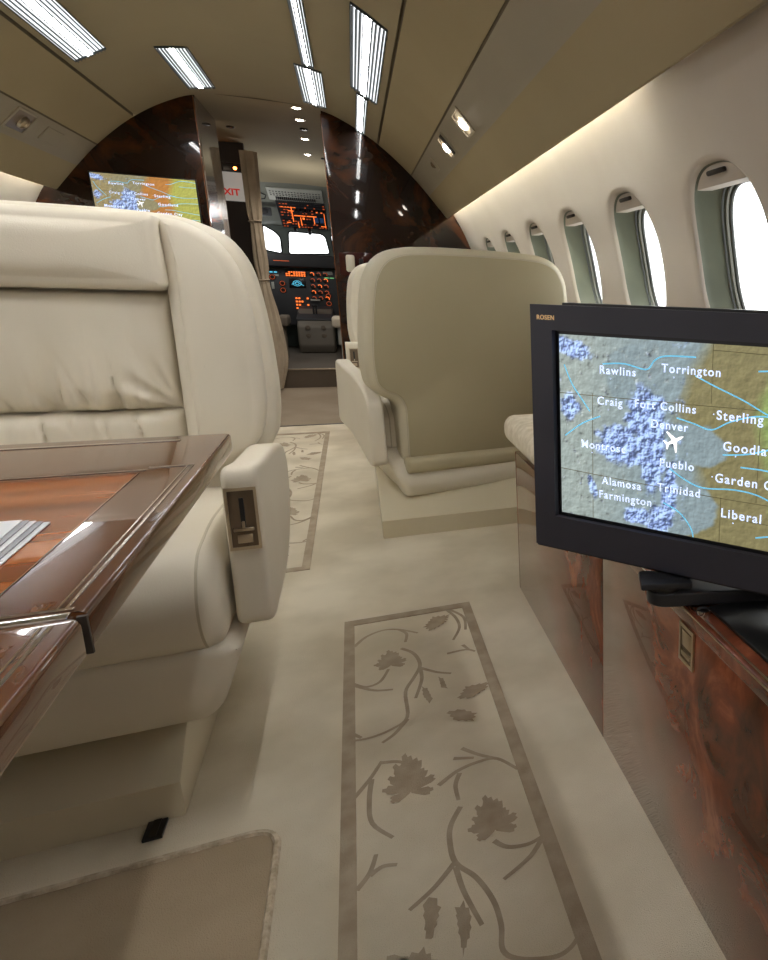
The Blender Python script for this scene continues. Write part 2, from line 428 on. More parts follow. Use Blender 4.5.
# window assemblies
wn = 0
def window(yc, s, idx):
    e = bpy.data.objects.new('window_%d' % idx, None); COL.objects.link(e); e['kind'] = 'structure'
    e.location = (side_x(wallx(WZ), s), yc, WZ); L = Vector(e.location)
    n = 64
    lay = [(WA, WB, 2.5, .012, 0), (WA*.985, WB*.985, 2.5, .03, 0), (.146, .190, 2.4, .060, .002), (.130, .180, 2.3, .088, .004)]
    V = []; F = []
    for a, b, ee, d, dz in lay:
        V += [(side_x(wallx(z)+d, s)-L.x, y-yc, z-WZ) for y, z in ell(yc, WZ-dz, a, b, n, ee)]
    F = [(l*n+k, l*n+(k+1) % n, (l+1)*n+(k+1) % n, (l+1)*n+k) for l in range(3) for k in range(n)]
    mk('window_reveal', (V, F), REVEAL, e, angle=60)
    def ringpts(a, b, d): return [(side_x(wallx(z)+d, s)-L.x, y-yc, z-WZ) for y, z in ell(yc, WZ-.004, a, b, n, 2.3)]
    mk('window_seal', join(tube(ringpts(.139,.187,.068), .003, 6, True), tube(ringpts(.127,.177,.087), .004, 6, True)), RING, e)
    mk('window_bead', tube(ringpts(.133,.182,.078), .004, 6, True), RINGL, e)
    P = ell(yc, WZ-.004, .130, .180, n, 2.3)
    mk('pane', ([(side_x(wallx(z)+.090, s)-L.x, y-yc, z-WZ) for y, z in P], [tuple(range(n))]), GLASS, e, smooth=False)
    # shade housing: covers the head of the opening
    zc = 1.104; O = [p for p in ell(yc, WZ, WA*.99, WB*.99, 96, 2.5) if p[1] >= zc]
    fr = [(side_x(wallx(z)+.018, s)-L.x, y-yc, z-WZ) for y, z in O]; bk = [(p[0]+.030*s, p[1], p[2]) for p in fr]; m = len(O)
    mk('shade_housing', (fr+bk, [tuple(range(m)), tuple(range(m, 2*m)), (0, m-1, 2*m-1, m)]), WALLM, e, smooth=False)
    xx = wallx(1.128)+.012
    h = box(-.006, .006, -.040, .040, -.0055, .0055, .004)
    ang = math.atan2(wallx(1.11)-wallx(1.15), .04)
    mk('shade_handle', h, SLOT, e, M=Matrix.Translation((side_x(xx, s)-L.x, 0, 1.130-WZ)) @ Matrix.Rotation(-ang*s, 4, 'Y'))
    return e
for k, yc in enumerate(WY):
    if yc > YB-.3: continue
    wn += 1; window(yc, 1, wn)
for k, yc in enumerate(WY):
    if yc > YB-.3: continue
    wn += 1; window(yc, -1, wn)

# cove light tubes hidden behind the soffit lips
def cove(s, ya, yb, label):
    t = thing('cove_light', label, 'light', (side_x(C0+.955, s), (ya+yb)/2, 1.41), 0, None)
    mk('tube', tube([(0, ya-(ya+yb)/2, 0), (0, yb-(ya+yb)/2, 0)], .009, 8), COVE, t)
    mk('bracket', box(-.014, .014, -(yb-ya)/2, (yb-ya)/2, .010, .018, .002), PANEL, t)
cove(1, 1.62, 4.88, 'long white cove light tube behind the right soffit lip above the windows')
cove(-1, 1.62, 4.88, 'long white cove light tube behind the left soffit lip')

# front bulkheads (gloss dark wood)
def arch_outline(xa, xb):
    """outline of a bulkhead between x=xa and the side wall on the side of xb"""
    s = 1 if xb > xa else -1
    P = [(xa, 0), (xa, ceilz(min(abs(xa-C0), .98)))]
    d = abs(xa-C0)
    while d < .975:
        d = min(d+.03, .98); P.append((C0+s*d, ceilz(d)))
    P += [(side_x(wallx(z)+.02, s), z) for z in (1.40, 1.33, 1.23, 1.124, 1.0, .9, .75, .55, .3, 0)]
    return P
PR = arch_outline(-.081, 1); PL = arch_outline(-.708, -1)
struct('wall_front_right', plate(PR, [], YB, YB+.05), WOOD_DARK, smooth=False)
struct('wall_front_left', plate(PL, [], YB, YB+.05), WOOD_DARK, smooth=False)
struct('trim_4', box(-.0855, -.080, YB-.004, YB+.05, 0, 1.838, .001), WOOD_EDGE)
struct('trim_5', box(-.709, -.7035, YB-.004, YB+.05, 0, 1.842, .001), WOOD_EDGE)
# closets behind the bulkheads: flat hall-side faces
side_h = lambda x, y: min(1.85, ceilz(min(abs(x-C0)*.55, .6)))
struct('wall_hall_left', box(-.76, -.706, YB+.05, 5.64, 0, 1.862), WOOD_DARK)
struct('wall_hall_right', box(-.078, -.03, YB+.05, 6.47, 0, 1.862), WOOD_DARK)
struct('wall_vestibule_left', box(-1.36, -1.30, YB+.05, 6.5, 0, 1.87), DARKWALL)
struct('wall_cockpit_left', box(-1.36, -.650, 6.44, 6.49, 0, 1.87), DARKWALL)
struct('wall_cockpit_right', box(-.078, .60, 6.47, 6.52, 0, 1.87), DARKWALL)

# ================================================================== ceiling light fixtures
def on_ceiling(dx, y, drop=.002):
    """frame on the headliner: local x across (away from centre), y forward, z up into the ceiling"""
    s = 1 if dx > 0 else -1; d = abs(dx)
    sl = (ceilz(d+.01)-ceilz(d-.01))/.02
    ang = math.atan(sl)*s
    return Matrix.Translation((C0+dx, y, ceilz(d)-drop)) @ Matrix.Rotation(-ang, 4, 'Y')
def fixture(dx, w, ya, yb, label, group='louvred ceiling lights', n=9, tube_m=None):
    t = thing('ceiling_light', label, 'light', group=group); t.matrix_basis = on_ceiling(dx, (ya+yb)/2); L = (yb-ya)/2
    mk('diffuser', box(-w/2, w/2, -L, L, -.001, .002), LIGHTM, t)
    mk('lamp_tube', box(-w*.12, w*.12, -L+.006, L-.006, -.006, 0, .002), tube_m or TUBE, t)
    fr = join(box(-w/2-.003, -w/2, -L-.003, L+.003, -.008, .003), box(w/2, w/2+.003, -L-.003, L+.003, -.008, .003),
              box(-w/2, w/2, -L-.003, -L, -.008, .003), box(-w/2, w/2, L, L+.003, -.008, .003))
    mk('frame', fr, SLAT, t)
    sl = [box(-w/2+w*(i+.5)/n-.0016, -w/2+w*(i+.5)/n+.0016, -L, L, -.014, -.001) for i in range(n)]
    mk('louver', join(*sl), SLAT, t)
    return t
fixture(.515, .125, 2.86, 3.965, 'wide louvred ceiling light at upper right, largest of the lit panels')
fixture(-.52, .125, 2.86, 3.93, 'wide louvred ceiling light at the upper left corner, cut by the photo edge')
fixture(-.255, .120, 4.05, 4.76, 'square-ended louvred ceiling light just before the left wood bulkhead')
fixture(.280, .112, 4.03, 4.78, 'short louvred ceiling light ending at the right wood bulkhead edge')
fixture(.283, .046, 2.2, 3.98, 'narrow long ceiling light strip at the top centre', n=4)
fixture(.508, .050, 4.02, 4.90, 'narrow ceiling light strip just ahead of the wide right panel', n=3)
for dx in (-.52, .52):  # unseen fixtures added to brighten the near part of the cabin
    fixture(dx, .125, .9, 2.0, 'added louvred fill light over the %s seats, out of view' % ('left' if dx < 0 else 'right'), tube_m=TUBE_R)
    fixture(dx, .125, -1.1, 0.0, 'added louvred fill light at the rear over the %s side, out of view' % ('left' if dx < 0 else 'right'), tube_m=TUBE_R)

# small round downlights along the hall ceiling
for i, (sx, sy) in enumerate(((-.209,4.99),(-.212,5.33),(-.218,5.98),(-.232,6.62))):
    zz = ceilz(min(abs(sx-C0)*.55,.6))-.007-.15*max(0,(sy-YB)/2.9-.5)**1.5*2
    t = thing('downlight', ('nearest','second','third','farthest')[i]+' of the four round downlights in the hall ceiling row', 'light', (sx, sy, zz), group='hall downlights')
    mk('rim', lathe([(.030,.004),(.034,0),(.030,-.004),(.024,-.003),(.022,.003)], 20), NICKEL, t)
    mk('bulb', lathe([(.021,.002),(.018,-.004),(.008,-.007)], 16), BULB, t)

def vent_disc(x, y, z, label):
    t = thing('air_outlet', label, 'vent', (x, y, z), group=None)
    mk('ring', lathe([(.022,.006),(.026,0),(.020,-.006),(.012,-.004)], 18), METAL_D, t)
vent_disc(-.205, 5.62, 1.866, 'small dark round outlet between the hall downlights')
vent_disc(-.640, 5.75, 1.850, 'small dark round outlet beside the left bulkhead top')
vent_disc(-.115, 6.55, 1.83, 'small dark round outlet at the right edge of the hall ceiling')

# service panel lights and gaspers on the right / left soffit
def on_panel(y, s, off=0, dx=.829):
    sl = (ceilz(dx+.03)-ceilz(dx-.03))/.06; a = math.atan(sl)*s
    return Matrix.Translation((C0+s*dx, y, ceilz(dx)-.002-off)) @ Matrix.Rotation(-a, 4, 'Y')
def reading_light(y, label, closed=0):
    t = thing('reading_light', label, 'light', group='soffit reading lights'); t.matrix_basis = on_panel(y, 1) @ Matrix.Scale(1.3, 4)
    mk('frame', plate([(-.040,-.062),(.040,-.062),(.040,.062),(-.040,.062)], [[(-.034,-.052),(.034,-.052),(.034,.052),(-.034,.052)]], -.003, .002, 'xy'), PANEL, t, smooth=False)
    mk('reflector', grid(1, 8, lambda u, v: (-.034+.068*u, -.052+.104*v, .001+.0*v)), REFLECTOR, t)
    mk('bulb', lathe([(.017,0),(.015,-.007),(.006,-.011)], 16, (0.004,.0 if not closed else .02,0)), BULB, t)
    if closed: mk('shutter', box(-.036, .036, -.052, -.012, -.006, -.002, .001), SLOT, t)
reading_light(3.00, 'open square reading light glowing in the right soffit panel')
reading_light(3.50, 'reading light with dark shutter strip farther along the right soffit', 1)
t = thing('air_gasper', 'small swivelling air nozzle in the right soffit panel past the reading lights', 'vent'); t.matrix_basis = on_panel(4.07, 1)
mk('housing', slab(round_poly([(-.035,-.06),(.035,-.06),(.035,.06),(-.035,.06)], .01), -.002, .002, .001, 'xy'), PANEL, t)
mk('nozzle', lathe([(.020,0),(.018,-.008),(.010,-.012),(.006,-.006)], 16), NICKEL_D, t)
t = thing('air_gasper', 'recessed square air nozzle in the left soffit panel', 'vent'); t.matrix_basis = on_panel(4.08, -1) @ Matrix.Scale(1.25, 4)
mk('housing', plate([(-.044,-.085),(.044,-.085),(.044,.085),(-.044,.085)], [[(-.036,-.07),(.036,-.07),(.036,.07),(-.036,.07)]], -.003, .002, 'xy'), PANEL, t, smooth=False)
mk('recess', grid(1, 1, lambda u, v: (-.036+.072*u, -.07+.14*v, -.0005)), NICKEL_D, t)
mk('nozzle', lathe([(.024,0),(.022,-.010),(.012,-.016),(.008,-.008)], 16, (0,.015,0)), NICKEL, t)
t = thing('service_cover', 'blank square cover plate beside the left soffit air nozzle', 'panel'); t.matrix_basis = on_panel(4.42, -1)
mk('plate', slab(round_poly([(-.036,-.10),(.036,-.10),(.036,.10),(-.036,.10)], .008), -.004, .001, .0015, 'xy'), PANEL, t)

# ================================================================== map screens
def terrain(u, v, warm):
    """map colour at u (0..1 across), v (0..1 up)"""
    p = Vector((u*3.2, v*2.1, 3.3))
    n1 = noise.fractal(p*1.6, 1.0, 2.0, 5)*.6; n2 = noise.fractal(p*11+Vector((5,1,0)), .8, 2.1, 5)*.9
    e = .002
    rel = noise.fractal((p+Vector((.014,-.014,0)))*11, .7, 2.1, 5)-noise.fractal(p*11, .7, 2.1, 5)
    left = (.66,.71,.69); olive = (.55,.52,.37); green = (.60,.74,.42); slate = (.57,.64,.66)
    if warm: left = (.64,.58,.42); olive = (.76,.52,.28); green = (.72,.72,.36); slate = (.60,.57,.44)
    b1 = .40+.05*math.sin(v*7)+.05*n1; b2 = .735+.03*math.sin(v*5+1)+.06*n1
    def mix(a, b, t): t = min(max(t, 0), 1); return tuple(a[i]*(1-t)+b[i]*t for i in range(3))
    c = mix(left, slate, (u-.1)/.25); c = mix(c, olive, (u-b1-.05)/.06); c = mix(c, green, (u-b2)/.07)
    for (cu, cv, ru, rv) in ((.50,.50,.11,.13),(.47,.16,.14,.14),(.33,.80,.16,.16)):
        d = ((u-cu)/ru)**2+((v-cv)/rv)**2+1.1*n1
        c = mix(c, slate, (1.1-d)/.15)
    if u < .42: c = mix(c, (.60,.58,.36), max(0, n2*1.6-.45)*1.1)
    # mountains
    m = 0
    for (cu, cv, ru, rv) in ((.33,.60,.09,.20),(.25,.44,.13,.13),(.36,.40,.055,.26),(.42,.20,.035,.2),(.05,.93,.11,.05),(.04,.62,.05,.08),(.13,.17,.02,.08),(.30,.06,.06,.06),(.38,.05,.05,.10)):
        du, dv = u-cu, v-cv
        if cu == .05: du, dv = (du*.8-dv*.8), (du*.5+dv*.7)
        if cu == .13: du += dv*.2
        d = (du/ru)**2+(dv/rv)**2; m = max(m, 1-d)
    m = min(1, max(0, m*2.2+n2*1.2*(1 if u < .48 else .2)-.35))*.85
    c = mix(c, (.60,.70,.98), m)
    k = 1+max(-.45, min(.4, rel*(1.6*m+.19)))
    return tuple(max(0, min(1.1, a*k)) for a in c)

def map_screen(t, x0, x1, z0, z1, warm, y=-.001, nu=240, nv=170, s=1.0):
    V, F = grid(nu, nv, lambda u, v: (x0+(x1-x0)*u, y, z0+(z1-z0)*v))
    o = mk('map_display', (V, F), attr_emis('map glow warm' if warm else 'map glow', s), t, smooth=False)
    ca = o.data.color_attributes.new('map', 'FLOAT_COLOR', 'POINT')
    for i, (a, b, c) in enumerate(V):
        r, g, bl = terrain((a-x0)/(x1-x0), (c-z0)/(z1-z0), warm)
        ca.data[i].color = (r**2.2, g**2.2, bl**2.2, 1)
    return o
RIVER = emis('map river', srgb(110,190,225), .58); BORDER = emis('map border', srgb(92,86,60), .4)
# names: (text, u, v(baseline), size) in a 0.41 x 0.258 screen
NAMES = [('Rawlins',.158,.81,.0150),('Torrington',.385,.845,.0150),('Craig',.150,.645,.0150),('Fort Collins',.290,.652,.0148),('Sterling',.575,.636,.0162),('Denver',.350,.556,.0150),
         ('Montrose',.086,.398,.0150),('Goodland',.600,.485,.0162),('Pueblo',.384,.356,.0152),('Garden City',.578,.318,.0160),('Alamosa',.168,.208,.0150),('Trinidad',.378,.222,.0152),
         ('Farmington',.155,.128,.0150),('Liberal',.602,.140,.0165)]
def map_overlay(t, x0, z0, W, H, y, sc=1):
    RX = Matrix.Rotation(PI/2, 4, 'X')
    for s, u, v, sz in NAMES:
        text('place_name', s, sz*sc*1.04, WHITE_TXT, t, Matrix.Translation((x0+u*W, y-.0016, z0+v*H)) @ RX, .0002, .014, 1.20)
    dots = []
    for s, u, v, sz in NAMES:
        c = Vector((x0+u*W+.018*sc, z0+v*H-.006*sc)) if s not in ('Sterling','Garden City','Farmington') else Vector((x0+u*W-.004*sc, z0+v*H+.006*sc))
        dots.append(([(c.x+math.cos(a)*.0011*sc, c.y+math.sin(a)*.0011*sc, 0) for a in (0, PI/3, 2*PI/3, PI, 4*PI/3, 5*PI/3)], [(0,1,2,3,4,5)]))
    for dd in dots: mk('town_dot', fnmap(dd, lambda a, b, c: (a, y-.0014, b)), WHITE_TXT, t, smooth=False)
    R = [[(.17,.86),(.25,.87),(.33,.85),(.36,.90),(.40,.925),(.5,.93)], [(.7,.885),(.76,.90),(.84,.96),(.92,.965),(1,.95)], [(.50,.84),(.56,.80),(.66,.74),(.76,.67),(.86,.655),(1,.67)],
         [(.44,.62),(.5,.60),(.56,.58),(.62,.63),(.70,.67),(.78,.675)], [(.60,.46),(.68,.48),(.76,.52),(.86,.55),(1,.56)], [(.42,.35),(.48,.30),(.54,.275),(.64,.29),(.72,.28),(.82,.23),(.92,.25),(1,.24)],
         [(.66,.41),(.74,.41),(.82,.39),(1,.35)], [(.02,.84),(.05,.74),(.09,.66),(.12,.6)], [(.72,.06),(.8,.09),(.9,.09),(1,.11)], [(.40,.16),(.46,.12),(.5,.05),(.51,0)], [(.83,.86),(.9,.855),(1,.86)], [(.02,.45),(.09,.53),(.16,.58)]]
    mk('river_lines', fnmap(join(*[ribbon([(x0+a*W, z0+b*H) for a, b in r], .0019*sc) for r in R]), lambda a, b, c: (a, y-.0008, b)), RIVER, t, smooth=False)
    Bd = [[(.555,1),(.555,.71)], [(.555,.97),(1,.955)], [(0,.685),(.3,.69),(.72,.70)], [(.715,.70),(.715,.24)], [(.13,.70),(.13,0)], [(0,.26),(.55,.235),(1,.24)], [(.60,.24),(.60,0)], [(.715,.52),(1,.52)], [(.6,.14),(1,.13)]]
    mk('border_lines', fnmap(join(*[ribbon([(x0+a*W, z0+b*H) for a, b in r], .0009*sc) for r in Bd]), lambda a, b, c: (a, y-.0005, b)), BORDER, t, smooth=False)
    # the little aircraft symbol
    q = [(0,.020),(.0022,.014),(.0025,.005),(.019,-.004),(.019,-.007),(.0028,-.003),(.002,-.012),(.008,-.017),(.008,-.019),(0,-.0165),(-.008,-.019),(-.008,-.017),(-.002,-.012),(-.0028,-.003),(-.019,-.007),(-.019,-.004),(-.0025,.005),(-.0022,.014)]
    a = math.radians(-62); cx, cz = x0+.435*W, z0+.50*H
    V = [(cx+(p*math.cos(a)-r*math.sin(a))*.8*sc, y-.0022, cz+(p*math.sin(a)+r*math.cos(a))*.8*sc) for p, r in q]
    mk('aircraft_symbol', (V, [tuple(range(len(q)))]), emis('aircraft white', (1,1,1,1), .75), t, smooth=False)

# big monitor on its arm
MR = math.atan2(-.78201, .62326)
mon = thing('map_monitor', 'large black flat monitor showing a moving map, swung out over the wood cabinet', 'monitor', (.219, .95, 0), MR)
OW, SZ0, SZ1, SX0, SX1 = .505, .543, .802, .041, .462
mk('bezel', plate([(0,.489),(OW,.489),(OW,.841),(0,.841)], [[(.036,.538),(SX1+.005,.538),(SX1+.005,.807),(.036,.807)]], 0, .018), BEZEL, mon, smooth=False)
mk('lower_lip', box(-.001, OW+.001, .004, .040, .4845, .4895, .001), BLACK_S, mon)
mk('back_shell', slab(round_poly([(.004,.490),(OW-.004,.490),(OW-.004,.838),(.004,.838)], .004), .018, .052, .006), BLACK, mon)
mk('top_lip', box(.045, OW-.03, .012, .040, .838, .8445, .001), BLACK_S, mon)
ms = map_screen(mon, SX0, SX1, SZ0, SZ1, False, .010, s=.60)
mk('screen_gasket', plate([(.036,.538),(SX1+.005,.538),(SX1+.005,.807),(.036,.807)], [[(SX0,SZ0),(SX1,SZ0),(SX1,SZ1),(SX0,SZ1)]], .0088, .011), BLACK_S, mon, smooth=False)
map_overlay(mon, SX0, SZ0, SX1-SX0, SZ1-SZ0, .010)
text('brand_lettering', 'ROSEN', .0086, GOLD, mon, Matrix.Translation((.0115, -.0008, .8210)) @ Matrix.Rotation(PI/2, 4, 'X'), .0003, .02, 1.15)

arm = thing('monitor_arm', 'black swivel arm standing on the wood cabinet and holding the map monitor', 'arm', (.355, .775, .445))
mk('top_block', box(-.036, .034, -.026, .022, .029, .0390, .003), BLACK, arm, M=Matrix.Rotation(-.3, 4, 'Z'))
mk('swivel_disc', lathe([(.022,.022),(.024,.024),(.024,.029),(.020,.030)], 28), BLACK_S, arm)
P = [(0,.022)]
def stadium(ax, ay, bx_, by, ra, rb, n=12):
    d = Vector((bx_-ax, by-ay)); a0 = math.atan2(d.y, d.x); out = []
    for k in range(n+1): a = a0+PI/2+PI*k/n; out.append((ax+ra*math.cos(a), ay+ra*math.sin(a)))
    for k in range(n+1): a = a0-PI/2+PI*k/n; out.append((bx_+rb*math.cos(a), by+rb*math.sin(a)))
    return out
mk('link', slab(stadium(0,0,.19,-.055,.026,.024), .0035, .0235, .003, 'xy'), BLACK, arm)
mk('base_plate', box(.044, .34, -.30, -.045, .0002, .006, .002), BLACK_S, arm)
mk('base_post', lathe([(.026,.004),(.026,.008),(.020,.010),(.020,.004)], 24, (.19,-.055,0)), BLACK, arm)
mk('fitting', lathe([(.010,0),(.010,.006),(.005,.008)], 16, (.034,-.052,0)), CHROME, arm)
mk('fitting', lathe([(.010,.006),(.010,.013),(.005,.015)], 16, (.10,-.16,0)), CHROME, arm)
mk('cable', tube([(.10,-.17,.012),(.085,-.185,.022),(.075,-.21,.014),(.085,-.24,.009),(.12,-.25,.010)], .0035, 8), BLACK_S, arm)

# screen on the left bulkhead
bs = thing('bulkhead_screen', 'bright map screen set into the left dark wood bulkhead', 'screen', (-1.215, YB-.004, 1.115))
mk('casing', box(-.006, .472, -.010, .004, -.006, .291, .002), BLACK_S, bs)
map_screen(bs, 0, .466, 0, .285, True, -.0105, 150, 100, .62)
map_overlay(bs, 0, 0, .466, .285, -.0108, 1.15)

# ================================================================== leather cabin seats
LEAN = lambda z: .12*(z-.45)
def seat(label, loc, rz, plinth=(0, 0, 0), group=None, panel=True, long_arm=False, shell=None):
    t = thing('leather_seat', label, 'seat', loc, rz, group)
    lean = lambda x, y, z: (x, y+LEAN(z), z)
    # plinth: vertical lip, then a slope towards the seat
    pr = [(-.26,0),(-.26,.064),(-.12,.145),(.36,.145),(.51,.064),(.51,0)]
    mk('plinth', slab(pr, -.34, .34, .004, 'yz', n=2), PLINTHM, t, M=Matrix.Translation((plinth[0], plinth[1], 0)) @ Matrix.Rotation(plinth[2], 4, 'Z'))
    mk('swivel_column', lathe([(.12,.08),(.12,.20)], 24, (0,.03,0)), METAL_D, t)
    # under-seat pan
    pan = round_poly([(-.235,.150),(-.275,.20),(-.285,.30),(.22,.30),(.345,.225),(.365,.165),(.345,.115),(.26,.118)], [.02,.03,.02,.02,.03,.03,.03,.03])
    mk('seat_pan', slab(pan, -.285, .285, .03, 'yz', n=5, fn=lambda x, y, z: (x*(1+.17*min(1, max(0, z-.15)/.13)), y, z)), LEATHER, t)
    # cushion with welts
    cu = round_poly([(-.262,.285),(-.300,.325),(-.306,.385),(-.262,.448),(-.12,.462),(.20,.440),(.25,.40),(.25,.285)], [.02,.03,.04,.05,.05,.03,.02,.01], 6)
    c = mk('seat_cushion', slab(cu, -.318, .318, .034, 'yz', n=5, bulge0=.004, bulge1=.004), LEATHER, t)
    ci = inset(cu, .004)
    for s in (1, -1): mk('welt', tube([(s*.292, a, b) for a, b in ci], .0035, 6, True), PIPING, c)
    # backrest shell
    hp = [(.0,.990),(.15,.989),(.25,.982),(.312,.955),(.350,.895),(.366,.80),(.374,.70),(.376,.60),(.366,.525),(.335,.488),(.290,.470),(.278,.44),(.274,.22)]
    ol = hp+[(-a, b) for a, b in hp[::-1]][:-1]
    ol = round_poly(ol, .05, 4)
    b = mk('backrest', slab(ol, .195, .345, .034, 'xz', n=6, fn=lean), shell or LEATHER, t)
    ri = inset(ol, .024)
    mk('piping', tube([(p[0], .341+LEAN(p[1]), p[1]) for p in ri], .0028, 6, True), PIPING, b)
    # flat rear upholstery panel
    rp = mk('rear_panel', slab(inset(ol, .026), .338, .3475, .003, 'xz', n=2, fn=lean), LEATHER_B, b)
    # lower rear rolls
    rr = round_poly([(.30,.205),(.362,.205),(.366,.258),(.30,.262)], .02, 4)
    mk('rear_pleat', slab(rr, -.27, .27, .012, 'yz', n=3, fn=lambda x, y, z: (x, y+.006*math.sin(x*9), z+.006*math.sin(x*7+1))), LEATHER_B, b)
    # wings beside the centre cushions
    for s in (1, -1):
        w = [(.216,.974),(.25,.971),(.302,.944),(.338,.885),(.352,.80),(.360,.70),(.360,.60),(.345,.535),(.300,.50),(.222,.46),(.220,.60),(.218,.80)]
        w = round_poly([(s*a, bb) for a, bb in w], [.022]+[.04]*8+[.022]*3, 4)
        mk('backrest_wing', slab(w, .150, .235, .020, 'xz', n=5, bulge0=.010, fn=lean), LEATHER, t)
    hr = round_poly([(-.224,.836),(.224,.836),(.216,.978),(-.216,.978)], .019, 4)
    mk('headrest', slab(hr, .130, .26, .018, 'xz', n=5, bulge0=.014, fn=lean), LEATHER, t)
    # gathered centre cushion
    def gather(x0, z0, z1, amp, seed, deep):
        def f(u, v):
            x = (2*u-1)*x0; z = z0+(z1-z0)*v
            e = max(0, 1-abs(2*u-1)**10)**.5*max(0, 1-abs(2*v-1)**8)**.5
            fl = noise.noise(Vector((x*22, z*5, seed)))*.55+noise.noise(Vector((x*48, z*9, seed+4)))*.35+.3*noise.noise(Vector((x*9+z*4, z*3, seed+9)))
            k = (1-v)**1.3 if deep else v**.8
            cd = math.hypot(abs(x)-x0, z-z0)                       # tension folds running into the lower corners
            an = math.atan2(z-z0, x0-abs(x)+1e-6)
            rad = math.sin(an*13+seed)*.006*math.exp(-((cd-.06)/.05)**2) if deep else 0
            if deep: fl += 1.1*noise.noise(Vector((x*60, z*4, seed+20)))*(1-v)**3
            cr = max(0, 1-abs(noise.noise(Vector((x*24+z*5, z*3.2, seed+31))))*11)
            fl -= (.38 if deep else .5)*cr*min(1, k*1.3)
            y = .205-.055*e-amp*fl*k*e-rad*e
            return (x, y+LEAN(z), z)
        return grid(110, 60, f)
    mk('back_cushion', gather(.216, .605, .834, .026, 2.0, True), LEATHER, t, angle=80)
    mk('lumbar_cushion', gather(.218, .44, .606, .024, 6.0, False), LEATHER, t, angle=80)
    # armrests
    for s in (1, -1):
        ao = round_poly([(-.205,.572),(-.10,.556),(.10,.543),(.22,.520),(.262,.470),(.225,.38),(.12,.318),(.02,.298),(-.20,.298),(-.236,.312)], [.03,.03,.03,.06,.03,.05,.05,.05,.03,.02], 5) if not long_arm else round_poly([(-.205,.572),(-.10,.556),(.10,.543),(.27,.512),(.335,.470),(.345,.245),(.30,.240),(.02,.305),(-.20,.312),(-.236,.325)], [.03,.03,.03,.06,.03,.02,.03,.05,.03,.02], 5)
        a = mk('armrest', slab(ao, s*.327, s*.379, .011, 'yz', n=4), LEATHER, t)
        ai = inset(ao, .003)
        mk('piping', tube([(s*.371, p, q) for p, q in ai], .0018, 6, True), PIPING, a)
        if panel:
            # adjuster plate set in the front face (slopes with it)
            F = Matrix.Translation((s*.353, -.2165, .487)) @ Matrix.Rotation(math.radians(-7), 4, 'X')
            mk('control_frame', plate([(-.022,-.051),(.022,-.051),(.022,.051),(-.022,.051)], [[(-.018,-.046),(.018,-.046),(.018,.046),(-.018,.046)]], -.0035, .003), NICKEL, a, smooth=False, M=F)
            mk('control_plate', box(-.018, .018, -.0005, .003, -.046, .046), NICKEL_D, a, M=F)
            mk('slider_slot', box(-.0032, .0032, -.0016, .001, -.014, .034), BLACK_S, a, M=F)
            mk('lever', join(box(-.014, .014, -.006, .001, -.020, -.015, .001), box(-.002, .002, -.0055, .001, -.017, -.004, .001), box(-.010, .011, -.003, .001, -.040, -.026, .001)), NICKEL, a, M=F)
    return t
seat('cream leather seat facing the camera behind the wood table at left', (-.541, 1.45, 0), 0, (-.115, 0, 0))
A = math.radians(10.5)
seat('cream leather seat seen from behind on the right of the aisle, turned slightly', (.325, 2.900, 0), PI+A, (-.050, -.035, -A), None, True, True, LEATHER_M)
seat('cream leather seat facing aft beyond the back-turned seat, against the right bulkhead', (.335, 4.12, 0), 0, (.02, 0, 0))

t = thing('seat_track', 'small black seat track stub showing under the left seat plinth', 'rail', (-.353, 1.168, 0))
mk('rail', slab([(-.013,-.022),(.013,-.022),(.013,.02),(-.013,.02)], 0, .006, .001, 'xy', n=2), BLACK_S, t)
mk('rail_groove', box(-.005, .005, -.020, .02, .0055, .0068), METAL_D, t)

# ================================================================== table
TX, TZ = -.170, .650
tb = thing('folding_table', 'glossy walnut folding table with silver inlay lines in front of the left seat', 'table', (-.70, .65, 0))
tbx = lambda x: x+.70
tby = lambda y: y-.65
def leaf(y0, y1):
    P = [(tbx(-1.25), tby(y0)), (tbx(TX), tby(y0)), (tbx(TX), tby(y1)), (tbx(-1.25), tby(y1))]
    return slab(round_poly(P, [.001, .004, .010, .001], 5), .623, TZ, .0045, 'xy', n=4)
mk('table_leaf', leaf(.5202, 1.120), WOOD_BAND, tb)
mk('table_leaf', leaf(.05, .5178), WOOD_BAND, tb)
e = .0004
def flat(x0, x1, y0, y1, h=e): return box(tbx(x0), tbx(x1), tby(y0), tby(y1), TZ-.002, TZ+h)
mk('table_inlay_panel', join(flat(-1.2, -.2275, .565, .906), ), WOOD_TABLE, tb)
mk('table_inlay_panel', join(flat(-1.2, -.2275, .10, .475)), WOOD_TABLE, tb)
mk('silver_inlay', join(flat(-.1835, -.1815, .530, .925, .0008), flat(-.1880, -.1868, .530, .925, .0008), flat(-1.2, -.2225, 1.079, 1.0865, .0008), flat(-1.2, -.224, .9165, .9195, .0008),
    flat(-.2235, -.1815, .9255, .9315, .0008), flat(-.2285, -.2275, .565, .908, .0006), flat(-1.2, -.2275, .906, .907, .0006)), CHROME, tb)
mk('silver_inlay', join(flat(-.1835, -.1815, .06, .505, .0008), flat(-.1880, -.1868, .06, .505, .0008), flat(-.2285, -.2275, .10, .475, .0006), flat(-1.2, -.2275, .475, .476, .0006)), CHROME, tb)
mk('hinge_strip', join(box(tbx(-1.24), tbx(-.178), tby(.5145), tby(.5235), TZ-.012, TZ+.0012, .001), box(tbx(-1.24), tbx(-.178), tby(.527), tby(.531), TZ-.002, TZ+.001)), CHROME, tb)
mk('hinge_gap', box(tbx(-.1745), tbx(-.1694), tby(.5176), tby(.5204), .6225, TZ-.001), SLOT, tb)
